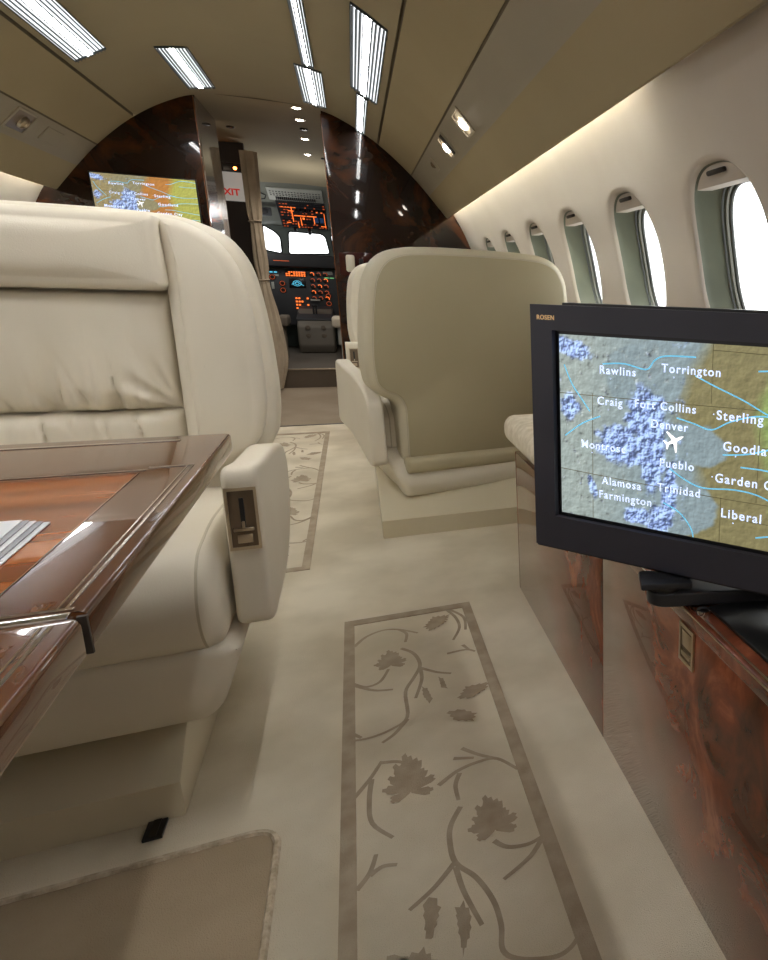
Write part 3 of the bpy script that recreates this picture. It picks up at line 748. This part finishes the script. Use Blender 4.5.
mk('support_leg', join(box(tbx(-1.05), tbx(-.95), tby(.60), tby(.66), .02, .624, .008), box(tbx(-1.15), tbx(-.85), tby(.50), tby(.76), 0, .025, .006)), METAL_D, tb)

pb = thing('paper_booklet', 'white folded paper booklet lying on the walnut table', 'paper', (-.36, .68, TZ+.0010))
for i in range(5):
    mk('paper_sheet', slab(round_poly([(-.16,-.085-.003*i),(.112-.004*i,-.060-.003*i),(.109-.0035*i,.056-.002*i),(-.16,.075)], .001, 2), .0012*i, .0012*i+.0009, 0, 'xy'), PAPER if i % 2 == 0 else PAPER_E, pb, smooth=False, M=Matrix.Rotation(.012*i, 4, 'Z'))

# ================================================================== wood cabinet on the right
CX = .375
cb = thing('wood_cabinet', 'long glossy burl wood cabinet along the right wall below the monitor', 'cabinet', (.58, .9, 0))
def cbx(vf): return [(a-.58, b-.9, c) for a, b, c in vf[0]], vf[1]
side = [(CX+.012, 0), (.735, 0), (.775, .2), (.79, .416), (CX+.012, .416)]
mk('carcass', cbx(slab(side, -.35, 1.853, .001, 'xz', n=1)), WOOD_RED, cb)
mk('end_panel', cbx(box(CX, .775, 1.850, 1.8585, .002, .417, .0015)), WOOD_RED, cb)
d1 = mk('cabinet_door', cbx(box(CX, CX+.016, 1.1005, 1.849, .001, .418, .0012)), WOOD_RED, cb)
d2 = mk('cabinet_door', cbx(box(CX, CX+.016, .30, 1.0985, .001, .442, .0012)), WOOD_RED, cb)
d3 = mk('cabinet_door', cbx(box(CX, CX+.016, -.35, .2985, .001, .442, .0012)), WOOD_RED, cb)
mk('cabinet_top', cbx(box(CX-.001, .792, -.35, 1.13, .4205, .4445, .003, 3)), WOOD_RED, cb)
mk('silver_edge', cbx(join(box(CX-.0018, CX+.0015, -.35, 1.12, .4405, .4425), box(CX+.006, CX+.0085, -.35, .85, .4443, .4450))), NICKEL, cb)
# recessed latch
LT = Matrix.Translation((CX-.58, .7405-.9, .391)) @ Matrix.Rotation(-PI/2, 4, 'Z')
q = mk('latch_frame', plate([(-.0215,-.029),(.0215,-.029),(.0215,.029),(-.0215,.029)], [[(-.0165,-.023),(.0165,-.023),(.0165,.023),(-.0165,.023)]], -.003, .001), NICKEL, d2, smooth=False, M=LT)
mk('latch_plate', box(-.0165, .0165, -.0008, .0008, -.023, .023), NICKEL_D, d2, M=LT)
mk('latch_pull', join(box(-.0145, .0145, -.0025, 0, -.004, .020, .0008), box(-.013, .013, -.004, 0, -.018, -.011, .0012)), NICKEL, d2, M=LT)

bc = thing('bench_cushion', 'cream quilted cushion end on the far end of the wood cabinet', 'cushion', (.576, 1.60, .424))
def quilt(x, y, z):
    k = 1 if z > .03 else 0
    return (x, y, z+k*.004*math.sin(x*60)*math.sin(y*60))
mk('cushion_pad', slab(round_poly([(-.212,-.30),(.195,-.30),(.195,.368),(-.212,.368)], .03, 6), .001, .082, .032, 'xy', n=6, bulge1=.006), CUSH_FAB, bc)

# ================================================================== carpet inlays
VINES =  [[(-0.067, 1.669), (-0.04, 1.711), (-0.001, 1.732), (0.037, 1.721), (0.079, 1.684)], [(0.037, 1.721), (0.053, 1.69), (0.047, 1.647)], [(0.036, 1.619), (0.062, 1.581), (0.071, 1.522), (0.054, 1.472), (0.033, 1.419), (0.03, 1.323), (-0.002, 1.293), (-0.04, 1.282), (-0.072, 1.285)], [(0.03, 1.316), (0.004, 1.276), (-0.019, 1.256)], [(0.07, 1.509), (0.069, 1.456), (0.051, 1.386)], [(0.07, 1.509), (0.103, 1.475), (0.132, 1.457)], [(-0.072, 1.31), (-0.055, 1.288)], [(-0.072, 1.5), (-0.044, 1.473), (-0.015, 1.484), (0.004, 1.531)], [(-0.065, 1.487), (-0.028, 1.452), (0.009, 1.44)], [(0.158, 1.797), (0.177, 1.736), (0.179, 1.673), (0.156, 1.612)], [(0.168, 1.788), (0.197, 1.728), (0.192, 1.655)], [(0.134, 1.55), (0.178, 1.552), (0.197, 1.535)], [(0.174, 1.578), (0.185, 1.549)], [(0.066, 1.091), (0.101, 1.116), (0.14, 1.126), (0.173, 1.121), (0.202, 1.077)], [(0.104, 1.109), (0.093, 1.079), (0.093, 1.04)], [(0.117, 1.178), (0.143, 1.147), (0.173, 1.121)], [(0.099, 1.154), (0.134, 1.141)], [(-0.071, 1.114), (-0.043, 1.157), (-0.022, 1.2)], [(-0.04, 1.155), (-0.045, 1.102), (-0.042, 1.044), (-0.013, 0.998)], [(-0.022, 1.195), (0.007, 1.185), (0.037, 1.157)], [(0.094, 1.023), (0.074, 0.987), (0.068, 0.952), (0.071, 0.906), (0.095, 0.866), (0.111, 0.816), (0.114, 0.771), (0.109, 0.733), (0.127, 0.711), (0.167, 0.695), (0.191, 0.698), (0.21, 0.713)], [(0.069, 0.906), (0.037, 0.873), (0.001, 0.848)], [(0.07, 0.898), (0.075, 0.848), (0.09, 0.782)], [(0.132, 0.925), (0.149, 0.904), (0.18, 0.896), (0.206, 0.903)], [(0.206, 0.903), (0.178, 0.871), (0.132, 0.845)], [(-0.066, 0.914), (-0.048, 0.939), (-0.038, 0.973)], [(-0.048, 0.934), (-0.03, 0.944), (-0.01, 0.939)]]
LEAVES =  [[(0.096, 1.708), (0.122, 1.759), (0.164, 1.755), (0.148, 1.711), (0.109, 1.678)], [(-0.021, 1.556), (-0.006, 1.601), (0.017, 1.612), (0.042, 1.564), (0.027, 1.541), (0.0, 1.531)], [(0.067, 1.425), (0.077, 1.414), (0.084, 1.363), (0.075, 1.355), (0.066, 1.387)], [(0.104, 1.451), (0.113, 1.441), (0.117, 1.396), (0.105, 1.401)], [(0.131, 1.346), (0.154, 1.387), (0.204, 1.387), (0.195, 1.362), (0.16, 1.338)], [(0.104, 1.309), (0.134, 1.306), (0.16, 1.279), (0.15, 1.255), (0.117, 1.27)], [(-0.021, 1.195), (0.014, 1.179), (0.047, 1.152), (0.054, 1.127), (0.041, 1.119), (0.046, 1.103), (0.034, 1.099), (0.037, 1.076), (0.015, 1.091), (0.006, 1.112), (-0.01, 1.121), (-0.023, 1.148)], [(0.103, 0.974), (0.118, 0.992), (0.128, 1.016), (0.143, 1.015), (0.15, 0.998), (0.166, 0.991), (0.159, 0.973), (0.171, 0.961), (0.159, 0.939), (0.14, 0.924), (0.116, 0.935), (0.1, 0.954)], [(0.02, 0.854), (0.036, 0.858), (0.041, 0.833), (0.033, 0.808), (0.024, 0.784), (0.018, 0.794), (0.018, 0.822)], [(0.06, 0.824), (0.072, 0.83), (0.079, 0.808), (0.074, 0.776), (0.06, 0.746), (0.059, 0.776)], [(-0.033, 0.789), (-0.021, 0.785), (-0.006, 0.775), (-0.003, 0.759), (-0.027, 0.771)]]

def jag(L):
    D = dense(L, .0065); cx = sum(p[0] for p in D)/len(D); cy = sum(p[1] for p in D)/len(D)
    return [(cx+(p[0]-cx)*(1.10 if i % 2 else .86), cy+(p[1]-cy)*(1.06 if i % 2 else .88)) for i, p in enumerate(D)]
def flower(L):
    """open blossom of ragged petals filling the same patch as L"""
    cx = sum(p[0] for p in L)/len(L); cy = sum(p[1] for p in L)/len(L)
    hx = (max(p[0] for p in L)-min(p[0] for p in L))/2; hy = (max(p[1] for p in L)-min(p[1] for p in L))/2
    bx, by = cx, cy-hy*.55
    out = [poly(jag([(bx+hx*.42*math.cos(a), by+hy*(.35+.42*math.sin(a))) for a in [k*PI/5 for k in range(10)]]), .0024)]
    for k in range(9):
        a = PI*(-.08+1.16*k/8); ln = (1.35, 1.6, 1.3, 1.55, 1.75, 1.5, 1.35, 1.6, 1.25)[k]
        d = Vector((math.cos(a)*hx*ln*.72, math.sin(a)*hy*ln+hy*.12)); n = Vector((-d.y, d.x)).normalized()*min(hx, hy)*.27
        P = [(bx+d.x*u+n.x*w, by+d.y*u+n.y*w) for u, w in ((.05,.3),(.4,.8),(.7,1.1),(.82,.75),(.93,.8),(1.0,.1),(.88,-.2),(.9,-.8),(.7,-1.0),(.4,-.7),(.05,-.3))]
        out.append(poly(P, .0018+.00006*k))
    return join(*out)
def runner(label, M, main=True):
    t = thing('carpet_runner', label, 'runner'); t.matrix_basis = M
    x0, x1, y0, y1, w = -.0885, .2245, .10, 1.815, .023
    b = plate([(x0,y0),(x1,y0),(x1,y1),(x0,y1)], [[(x0+w,y0+w),(x1-w,y0+w),(x1-w,y1-w*1.2),(x0+w,y1-w*1.2)]], .0002, .0026, 'xy')
    mk('border_band', b, CARPET_DARK, t, smooth=False)
    V = [ribbon(v, .009, .00004*i, .3) for i, v in enumerate(VINES)]
    mid = (x0+x1)/2
    V2 = [ribbon([(2*mid-a, b-.98) for a, b in v], .009, .002, .3) for v in VINES if min(b for a, b in v) > 1.15 and max(b for a, b in v) < 1.68]
    allv = join(*(V+V2))
    mk('vine_motif', fnmap(allv, lambda a, b, c: (a, b, .0012+c*.3)), CARPET_DARK, t, smooth=False)
    for k, L in enumerate(LEAVES):
        for Q in [L]+([[(2*mid-a, b-.98) for a, b in L]] if min(b for a, b in L) > 1.15 else []):
            if k in (1, 6, 7): mk('flower_motif', flower(Q), CARPET_DARK, t, smooth=False)
            else: mk('leaf_motif', poly(jag(Q), .0023), CARPET_DARK, t, smooth=False)
    return t
runner('long carpet runner inlay with vine pattern in the aisle beside the wood cabinet', Matrix())
runner('farther vine-pattern carpet runner inlay between the seats', Matrix.Translation((-.412, 2.10, 0)) @ Matrix.Diagonal((1, 1.30, 1, 1)))
cm = thing('carpet_mat', 'tan carpet insert with a pale beaded edge at the lower left', 'carpet', (-.60, .60, 0))
MP = round_poly([(-.23,-.7),(.424,-.7),(.424,.494),(-.23,.494)], [.01,.01,.045,.01], 8)
mk('carpet_pile', slab(MP, .0002, .003, .001, 'xy', n=2), CARPET_MAT, cm)
mk('beaded_edge', tube([(a, b, .0035) for a, b in MP], .0055, 6, True), BEAD, cm)

# ================================================================== hall and cockpit
sg = thing('exit_sign', 'white sign with red EXIT letters on the dark panel left of the curtain', 'sign', (-.735, 6.432, 1.55))
mk('sign_plate', slab(round_poly([(-.125,-.104),(.078,-.104),(.070,.102),(-.133,.102)], .004, 2), -.006, .004, .001), SIGNW, sg)
text('lettering', 'EXIT', .066, RED, sg, Matrix.Translation((-.108, -.0072, -.062)) @ Matrix.Rotation(PI/2, 4, 'X'), .0005, .03, 1.0)
lo = thing('warning_lamp', 'small glowing orange lamp above the EXIT sign', 'light', (-.718, 6.43, 1.680))
mk('housing', slab([(-.075,-.024),(.045,-.024),(.040,.022),(-.080,.022)], -.012, .006, .003), BLACK_S, lo)
mk('lens', fnmap(lathe([(.012,0),(.010,.006),(.004,.009)], 16), lambda a, b, c: (a, -.011-c, b)), LAMP_OR, lo)
tr = thing('vestibule_rail', 'thin dark ribbed rail above the EXIT sign', 'rail', (-.76, 6.43, 1.722))
mk('rail', box(-.10, .09, -.015, .005, -.004, .006, .002), METAL_D, tr)

cu = thing('cream_curtain', 'cream pleated curtain gathered at the left of the cockpit doorway', 'curtain', (-.618, 6.36, 0))
wid = hermite([(0,.036),(.06,.046),(.25,.070),(.6,.056),(.868,.032),(1.0,.042),(1.30,.033),(1.34,.042),(1.76,.050)])
cen = hermite([(0,.005),(.3,.025),(.868,.0),(1.31,-.005),(1.76,.0)])
def cfn(u, v):
    z = .012+v*1.79; a = u*2*PI; w = wid(z)
    r = 1+.16*math.sin(a*7+z*.8)+.06*math.sin(a*13)
    return (cen(z)+w*math.cos(a)*r, w*.55*math.sin(a)*r, z)
mk('curtain_cloth', grid(120, 60, cfn), CURT, cu, angle=80)
for zz in (.868, 1.305):
    mk('tie_band', tube([(cen(zz)+(wid(zz)+.008)*math.cos(k*PI/12), (wid(zz)*.6+.006)*math.sin(k*PI/12), zz+.004*math.cos(k*PI/12)) for k in range(24)], .007, 6, True), CURT, cu)

ph = thing('wall_phone', 'cream handset in a small dark red holder on the right wood bulkhead', 'phone', (.005, YB-.002, .985))
mk('holder', slab(round_poly([(-.062,-.075),(.120,-.075),(.130,.072),(-.062,.066)], .012, 3), -.022, 0, .004), burl('holder wood', [(.3,srgb(44,18,14)),(.7,srgb(78,34,26))], 8, coat=.4), ph)
mk('handset', slab(round_poly([(-.026,-.052),(.024,-.052),(.026,.052),(-.024,.052)], .016, 5), -.052, -.022, .010, bulge0=.004), LEATHER, ph)
mk('cradle_button', box(.050, .075, -.026, -.020, -.02, .03, .002), BLACK_S, ph)

# windshield wall
YW = 8.9
panes = [[(-1.25,1.18),(-.860,1.190),(-.860,1.46),(-1.2,1.40)], [(-.812,1.188),(-.655,1.160),(-.655,1.33),(-.70,1.385),(-.812,1.452)], [(-.592,1.158),(-.190,1.180),(-.218,1.36),(-.262,1.392),(-.575,1.398)], [(-.150,1.182),(.0,1.19),(.02,1.40),(-.168,1.39)]]
panes = [round_poly(p, .03, 4) for p in panes]
ww = struct('wall_windshield', plate([(-1.4,.1),(.65,.1),(.65,1.85),(-1.4,1.85)], panes, YW, YW+.05), CKFRAME, smooth=False)
for i, p in enumerate(panes):
    o = struct('window_%d' % (wn+1+i), ([(a, YW+.03, b) for a, b in p], [tuple(range(len(p)))]), GLASS, smooth=False)
    mk('window_gasket', tube([(a, YW-.002, b) for a, b in p], .008, 6, True), CKBLACK, o)
struct('wall_cockpit_side_left', box(-1.46, -1.40, 6.49, 9.0, 0, 1.9), CKGREY)
struct('wall_cockpit_side_right', box(.62, .68, 6.49, 9.0, 0, 1.9), CKGREY)
# sloped cockpit ceiling carrying the overhead panels
struct('ceiling', grid(1, 6, lambda u, v: (-1.4+2.05*u, 7.2+1.72*v, hermite([(0,1.86),(.25,1.80),(.45,1.73),(.75,1.56),(.87,1.46),(1,1.45)])(v))), CKGREY)

def incline(y0, z0, y1, z1):
    """frame: origin at lower edge, local x right, local z up the slope, local -y towards the viewer"""
    d = Vector((0, y1-y0, z1-z0)); L = d.length; a = math.atan2(d.y, d.z)
    return Matrix.Translation((0, y0, z0)) @ Matrix.Rotation(-a, 4, 'X'), L
rnd = random.Random(11)
ov = thing('overhead_panel', 'overhead switch panel with glowing orange legends above the windshield', 'panel')
Mo, Lo = incline(8.58, 1.430, 8.20, 1.650); ov.matrix_basis = Mo
mk('panel_plate', slab([(-.600,0),(-.170,0),(-.182,Lo),(-.612,Lo)], -.02, .01, .004), BLACK, ov)
gr = []; og = []; od = []
for i in range(15):
    for j in range(9):
        x = -.585+i*.0272; z = .03+j*(Lo-.06)/8
        if x > -.30 and 2 <= j <= 4: continue
        r = rnd.random()
        (od if r < .55 else gr).append(box(x, x+.012+.008*rnd.random(), -.024, -.018, z, z+.006+.006*rnd.random()))
for (x, z, w, h) in ((-.49,.12,.012,.25),(-.47,.225,.10,.012),(-.36,.225,.09,.012),(-.30,.10,.012,.13),(-.42,.06,.012,.14),(-.40,.17,.03,.03),(-.45,.02,.012,.09),(-.52,.30,.05,.01),(-.28,.30,.07,.01),(-.55,.10,.04,.01),(-.24,.06,.05,.01),(-.585,.36,.14,.008),(-.2,.05,.008,.3)):
    w, h = (w, h*.6) if w > h else (w*.6, h)
    og.append(box(x, x+w, -.0245, -.018, z, z+h))
mk('switch_row', join(*gr), CKPANEL, ov, smooth=False)
mk('dim_legend', join(*od), ORANGE_D, ov, smooth=False)
mk('orange_legend', join(*og), ORANGE, ov, smooth=False)
for x in (-.275, -.225): mk('display', box(x-.018, x+.018, -.026, -.018, .13, .21, .002), BLUE, ov)
for i in range(7): mk('rotary_knob', fnmap(lathe([(.016,0),(.014,.022),(.008,.025)], 12), lambda a, b, c, i=i: (-.45+.042*i+a, -.02-c, .335+b)), BLACK_S, ov)
mk('compass_bracket', box(-.37,-.34,-.06,-.01,-.05,.02,.006), BLACK_S, ov)
mk('bracket', box(-.50,-.47,-.04,-.01,-.03,.02,.006), BLACK_S, ov)
bk = thing('breaker_panel', 'pale switch panel with rows of small dark breakers above the overhead panel', 'panel')
Mb, Lb = incline(8.20, 1.655, 7.92, 1.735); bk.matrix_basis = Mb
mk('panel_plate', box(-.66, -.19, -.01, .01, 0, Lb, .004), CKLIGHT, bk)
mk('switch_row', join(*[box(-.60+i*.0175, -.60+i*.0175+.010, -.018, -.009, .03, .095) for i in range(20)]), CKBLACK, bk, smooth=False)
mk('switch_row', join(*[box(-.64+i*.026, -.64+i*.026+.014, -.015, -.009, z, z+.008) for i in range(17) for z in (.13,.17,.22)]), CKPANEL, bk, smooth=False)
sp = thing('side_panel', 'small dark switch box at the upper left of the cockpit', 'panel', (-.72, 8.25, 1.53))
mk('panel_plate', box(-.08, .06, -.01, .02, -.035, .045, .006), CKPANEL, sp)
mk('dial', fnmap(lathe([(.028,0),(.026,.012),(.012,.014)], 16), lambda a, b, c: (a+.0, -.01-c, b)), CKBLACK, sp)
gh = thing('grab_handle', 'dark looped grab handle on the cockpit lining beside the breaker panel', 'handle', (-.72, 8.1, 1.66))
mk('handle_loop', tube([(-.05,0,.02),(.0,-.02,.03),(.045,-.03,.012),(.03,-.02,-.02),(-.04,0,-.03)], .006, 8), CKBLACK, gh)

gs = thing('glareshield', 'black glareshield across the top of the instrument panel', 'panel', (-.44, 8.37, 1.066))
mk('hood', fnmap(slab(round_poly([(-.52,-.055),(.52,-.055),(.50,.062),(.2,.075),(-.2,.078),(-.50,.070)], .02, 3), -.05, .38, .012), lambda a, b, c: (a, b, c)), CKBLACK, gs)
mk('warning_strip', box(-.26, -.12, -.053, -.049, .0, .007), ORANGE_D, gs)
ip = thing('instrument_panel', 'dark cockpit instrument panel with orange lit gauges and a blue display', 'panel', (-.475, 8.42, .745))
mk('panel_plate', box(-.53, .60, 0, .04, -.33, .235, .01), CKPANEL, ip)
def ring(x, z, r, m=ORANGE_D):
    return tube([(x+r*math.cos(a), -.006, z+r*math.sin(a)) for a in [k*PI/8 for k in range(16)]], r*.14, 5, True)
for j in range(5):
    for i in range(3):
        x, z = .105+.062*i, .20-.062*j
        g = mk('engine_gauge', fnmap(lathe([(.027,0),(.027,.006),(.022,.007)], 18), lambda a, b, c: (x+a, -c, z+b)), BLACK_S, ip)
        mk('gauge_arc', tube([(x+.019*math.cos(a), -.008, z+.019*math.sin(a)) for a in [-.6+k*PI/7 for k in range(8)]], .0032, 5), ORANGE_D if (i+j) % 3 else ORANGE, g)
for x, z in ((-.175,.10),(-.175,.03),(-.26,.16),(.24,-.02),(.24,-.10)):
    g = mk('flight_gauge', fnmap(lathe([(.032,0),(.032,.006),(.026,.007)], 18), lambda a, b, c: (x+a, -c, z+b)), BLACK_S, ip)
    mk('gauge_arc', ring(x, z, .022), ORANGE_D, g)
d = mk('display', box(-.115, .040, -.006, .0, .055, .155, .004), BLACK_S, ip)
mk('display_trace', join(*[tube([(-.040+r*math.cos(a), -.0075, .103+r*.7*math.sin(a)) for a in [k*PI/8 for k in range(16)]], .0022, 4, True) for r in (.018,.038)]+[tube([(-.09,-.0075,.09),(-.04,-.0075,.12),(.02,-.0075,.08)], .002, 4)]), CYAN, d)
an = mk('annunciator_panel', box(-.14, .055, -.006, 0, .170, .232, .003), BLACK_S, ip)
for i in range(8):
    for j in range(3):
        if rnd.random() < .85: mk('lit_legend', box(-.135+i*.0232, -.135+i*.0232+.017, -.008, -.004, .175+j*.018, .175+j*.018+.012), ORANGE, an, smooth=False)
mk('radio_display', join(*[box(-.32+i*.04, -.292+i*.04, -.008, 0, .205, .216) for i in range(3)]), CYAN, ip, smooth=False)
mk('radio_display', join(box(-.30,-.20,-.006,0,.17,.19), box(.21,.30,-.006,0,.20,.235)), CKLIGHT, ip, smooth=False)
mk('green_readout', join(box(.22,.26,-.008,0,.165,.172), box(.27,.31,-.008,0,.165,.172)), GREEN, ip, smooth=False)
mk('attitude_window', box(-.275,-.25,-.008,0,.04,.11,.003), CKLIGHT, ip)
rk = []
for i in range(5):
    for j in range(4):
        if rnd.random() < .7: rk.append(box(-.07+i*.026, -.07+i*.026+.017, -.008, 0, -.16+j*.034, -.16+j*.034+.016))
mk('radio_legend', join(*rk), ORANGE, ip, smooth=False)
mk('gear_lever', join(box(.07,.16,-.05,-.03,-.075,-.055,.006), box(.10,.12,-.04,0,-.07,-.06)), CKLIGHT, ip)

pd = thing('centre_pedestal', 'grey centre pedestal with throttle levers between the crew seats', 'console', (-.365, 7.95, .155))
pp = round_poly([(.02,.0),(-.02,.08),(.0,.27),(.05,.32),(.30,.43),(.46,.45),(.46,0)], .02, 4)
mk('pedestal_body', slab(pp, -.165, .165, .025, 'yz', n=4), PED, pd)
mk('pedestal_top', fnmap(slab(round_poly([(-.17,.06),(.17,.06),(.15,.44),(-.15,.44)], .02, 3), 0, .016, .004, 'xy'), lambda x, y, z: (x, y, z+.325+(y-.06)*.33)), CKPANEL, pd)
mk('throttle_lever', join(box(-.02,-.005,.20,.24,.36,.47,.004), box(.005,.02,.20,.24,.36,.47,.004), box(-.024,.024,.195,.225,.46,.485,.006)), CKBLACK, pd)
mk('lever_panel', join(*[box(-.12+i*.05, -.09+i*.05, .30, .33, .40, .425, .003) for i in range(5)]), CKBLACK, pd)
mk('handle_recess', join(*[fnmap(lathe([(.024,0),(.022,.012),(.012,.014)], 14), lambda a, b, c, x=x, z=z: (x+a, .005-c-.01, z+b)) for x in (-.07,.07) for z in (.18,.26)]), GREYSEAT, pd)

def crew_seat(label, x, y, m):
    t = thing('crew_seat', label, 'seat', (x, y, .155))
    mk('seat_base', slab([(-.20,.05),(.20,.05),(.16,0),(-.16,0)], -.20, .22, .02), CKPANEL, t)
    mk('seat_cushion', slab(round_poly([(-.21,.05),(.21,.05),(.21,.22),(-.21,.22)], .04), -.22, .26, .04), m, t)
    mk('backrest', slab(round_poly([(-.20,.20),(.20,.20),(.19,.60),(.10,.72),(-.10,.72),(-.19,.60)], .07, 5), -.27, -.14, .045, fn=lambda a, b, c: (a, b-.18*(c-.2), c)), m, t)
    for s in (-1, 1):
        a = mk('armrest', fnmap(slab(round_poly([(-.25,.30),(.10,.31),(.11,.36),(.09,.40),(-.25,.40)], .025, 4), -.045, .045, .022, 'yz'), lambda a, b, c, s=s: (a+s*.255, b, c)), LEATHER if m is LEATHER_B else m, t)
        mk('armrest_bracket', fnmap(join(box(-.02,.03,-.20,-.10,.14,.30,.006), box(.0,.03,-.17,-.12,0,.15,.004)), lambda a, b, c, s=s: (a+s*.24, b, c)), CKLIGHT if m is LEATHER_B else m, a)
    return t
crew_seat('grey fabric pilot seat behind the curtain at the left of the cockpit', -.855, 7.55, GREYSEAT)
crew_seat('cream crew seat at the right side of the cockpit with padded armrest', .105, 7.45, LEATHER_B)

# ================================================================== light
w = bpy.data.worlds.new('World'); bpy.context.scene.world = w; w.use_nodes = True
bg = w.node_tree.nodes['Background']; bg.inputs['Color'].default_value = (.97,.985,1,1); bg.inputs['Strength'].default_value = 2.2
def area(name, loc, size, power, col=(1,1,1), rot=(0,0,0)):
    l = bpy.data.lights.new(name, 'AREA'); l.shape = 'RECTANGLE'; l.size, l.size_y = size; l.energy = power; l.color = col
    o = bpy.data.objects.new(name, l); COL.objects.link(o); o.location = loc; o.rotation_euler = rot
    return o
WARM = (1,.95,.87)
for y in (4.99,5.33,5.98,6.62):
    l = bpy.data.lights.new('downlight_lamp', 'SPOT'); l.energy = 9; l.spot_size = 2.2; l.spot_blend = .6; l.color = (1,.9,.8); l.shadow_soft_size = .02
    o = bpy.data.objects.new('downlight_lamp', l); COL.objects.link(o); o.location = (-.215, y, 1.80)

for nm, loc, e, c in (('cockpit_fill', (-.30,7.1,1.42), 4, (1,.98,.95)), ('cockpit_side_fill', (-.9,8.0,1.3), 3, (1,.98,.95)), ('vestibule_fill', (-1.0,5.6,1.7), .8, (1,.8,.6))):  # added fill lights for cockpit and vestibule, no fixture there
    l = bpy.data.lights.new(nm, 'POINT'); l.energy = e; l.color = c; l.shadow_soft_size = .06
    o = bpy.data.objects.new(nm, l); COL.objects.link(o); o.location = loc

# ================================================================== camera
cam = bpy.data.cameras.new('camera'); co = bpy.data.objects.new('camera', cam); COL.objects.link(co)
yaw, pitch, roll = 4.66565633e-01, 2.48839808e-01, 3.24138120e-02
fwd = Vector((math.sin(yaw)*math.cos(pitch), math.cos(yaw)*math.cos(pitch), -math.sin(pitch)))
rt = Vector((math.cos(yaw), -math.sin(yaw), 0)); up = rt.cross(fwd)
r = rt*math.cos(roll)+up*math.sin(roll); u = -rt*math.sin(roll)+up*math.cos(roll)
Mx = Matrix((r, u, -fwd)).transposed().to_4x4(); Mx.translation = (0, 0, .86)
co.matrix_world = Mx
cam.sensor_fit = 'AUTO'; cam.sensor_width = 36; cam.lens = 666.459/960*36
cam.shift_x = (384-692.098)/960; cam.shift_y = (464.42-480)/960
cam.clip_start = .02
bpy.context.scene.camera = co
vs = bpy.context.scene.view_settings
vs.view_transform = 'Standard'; vs.look = 'None'; vs.exposure = 0.62; vs.gamma = 1.0
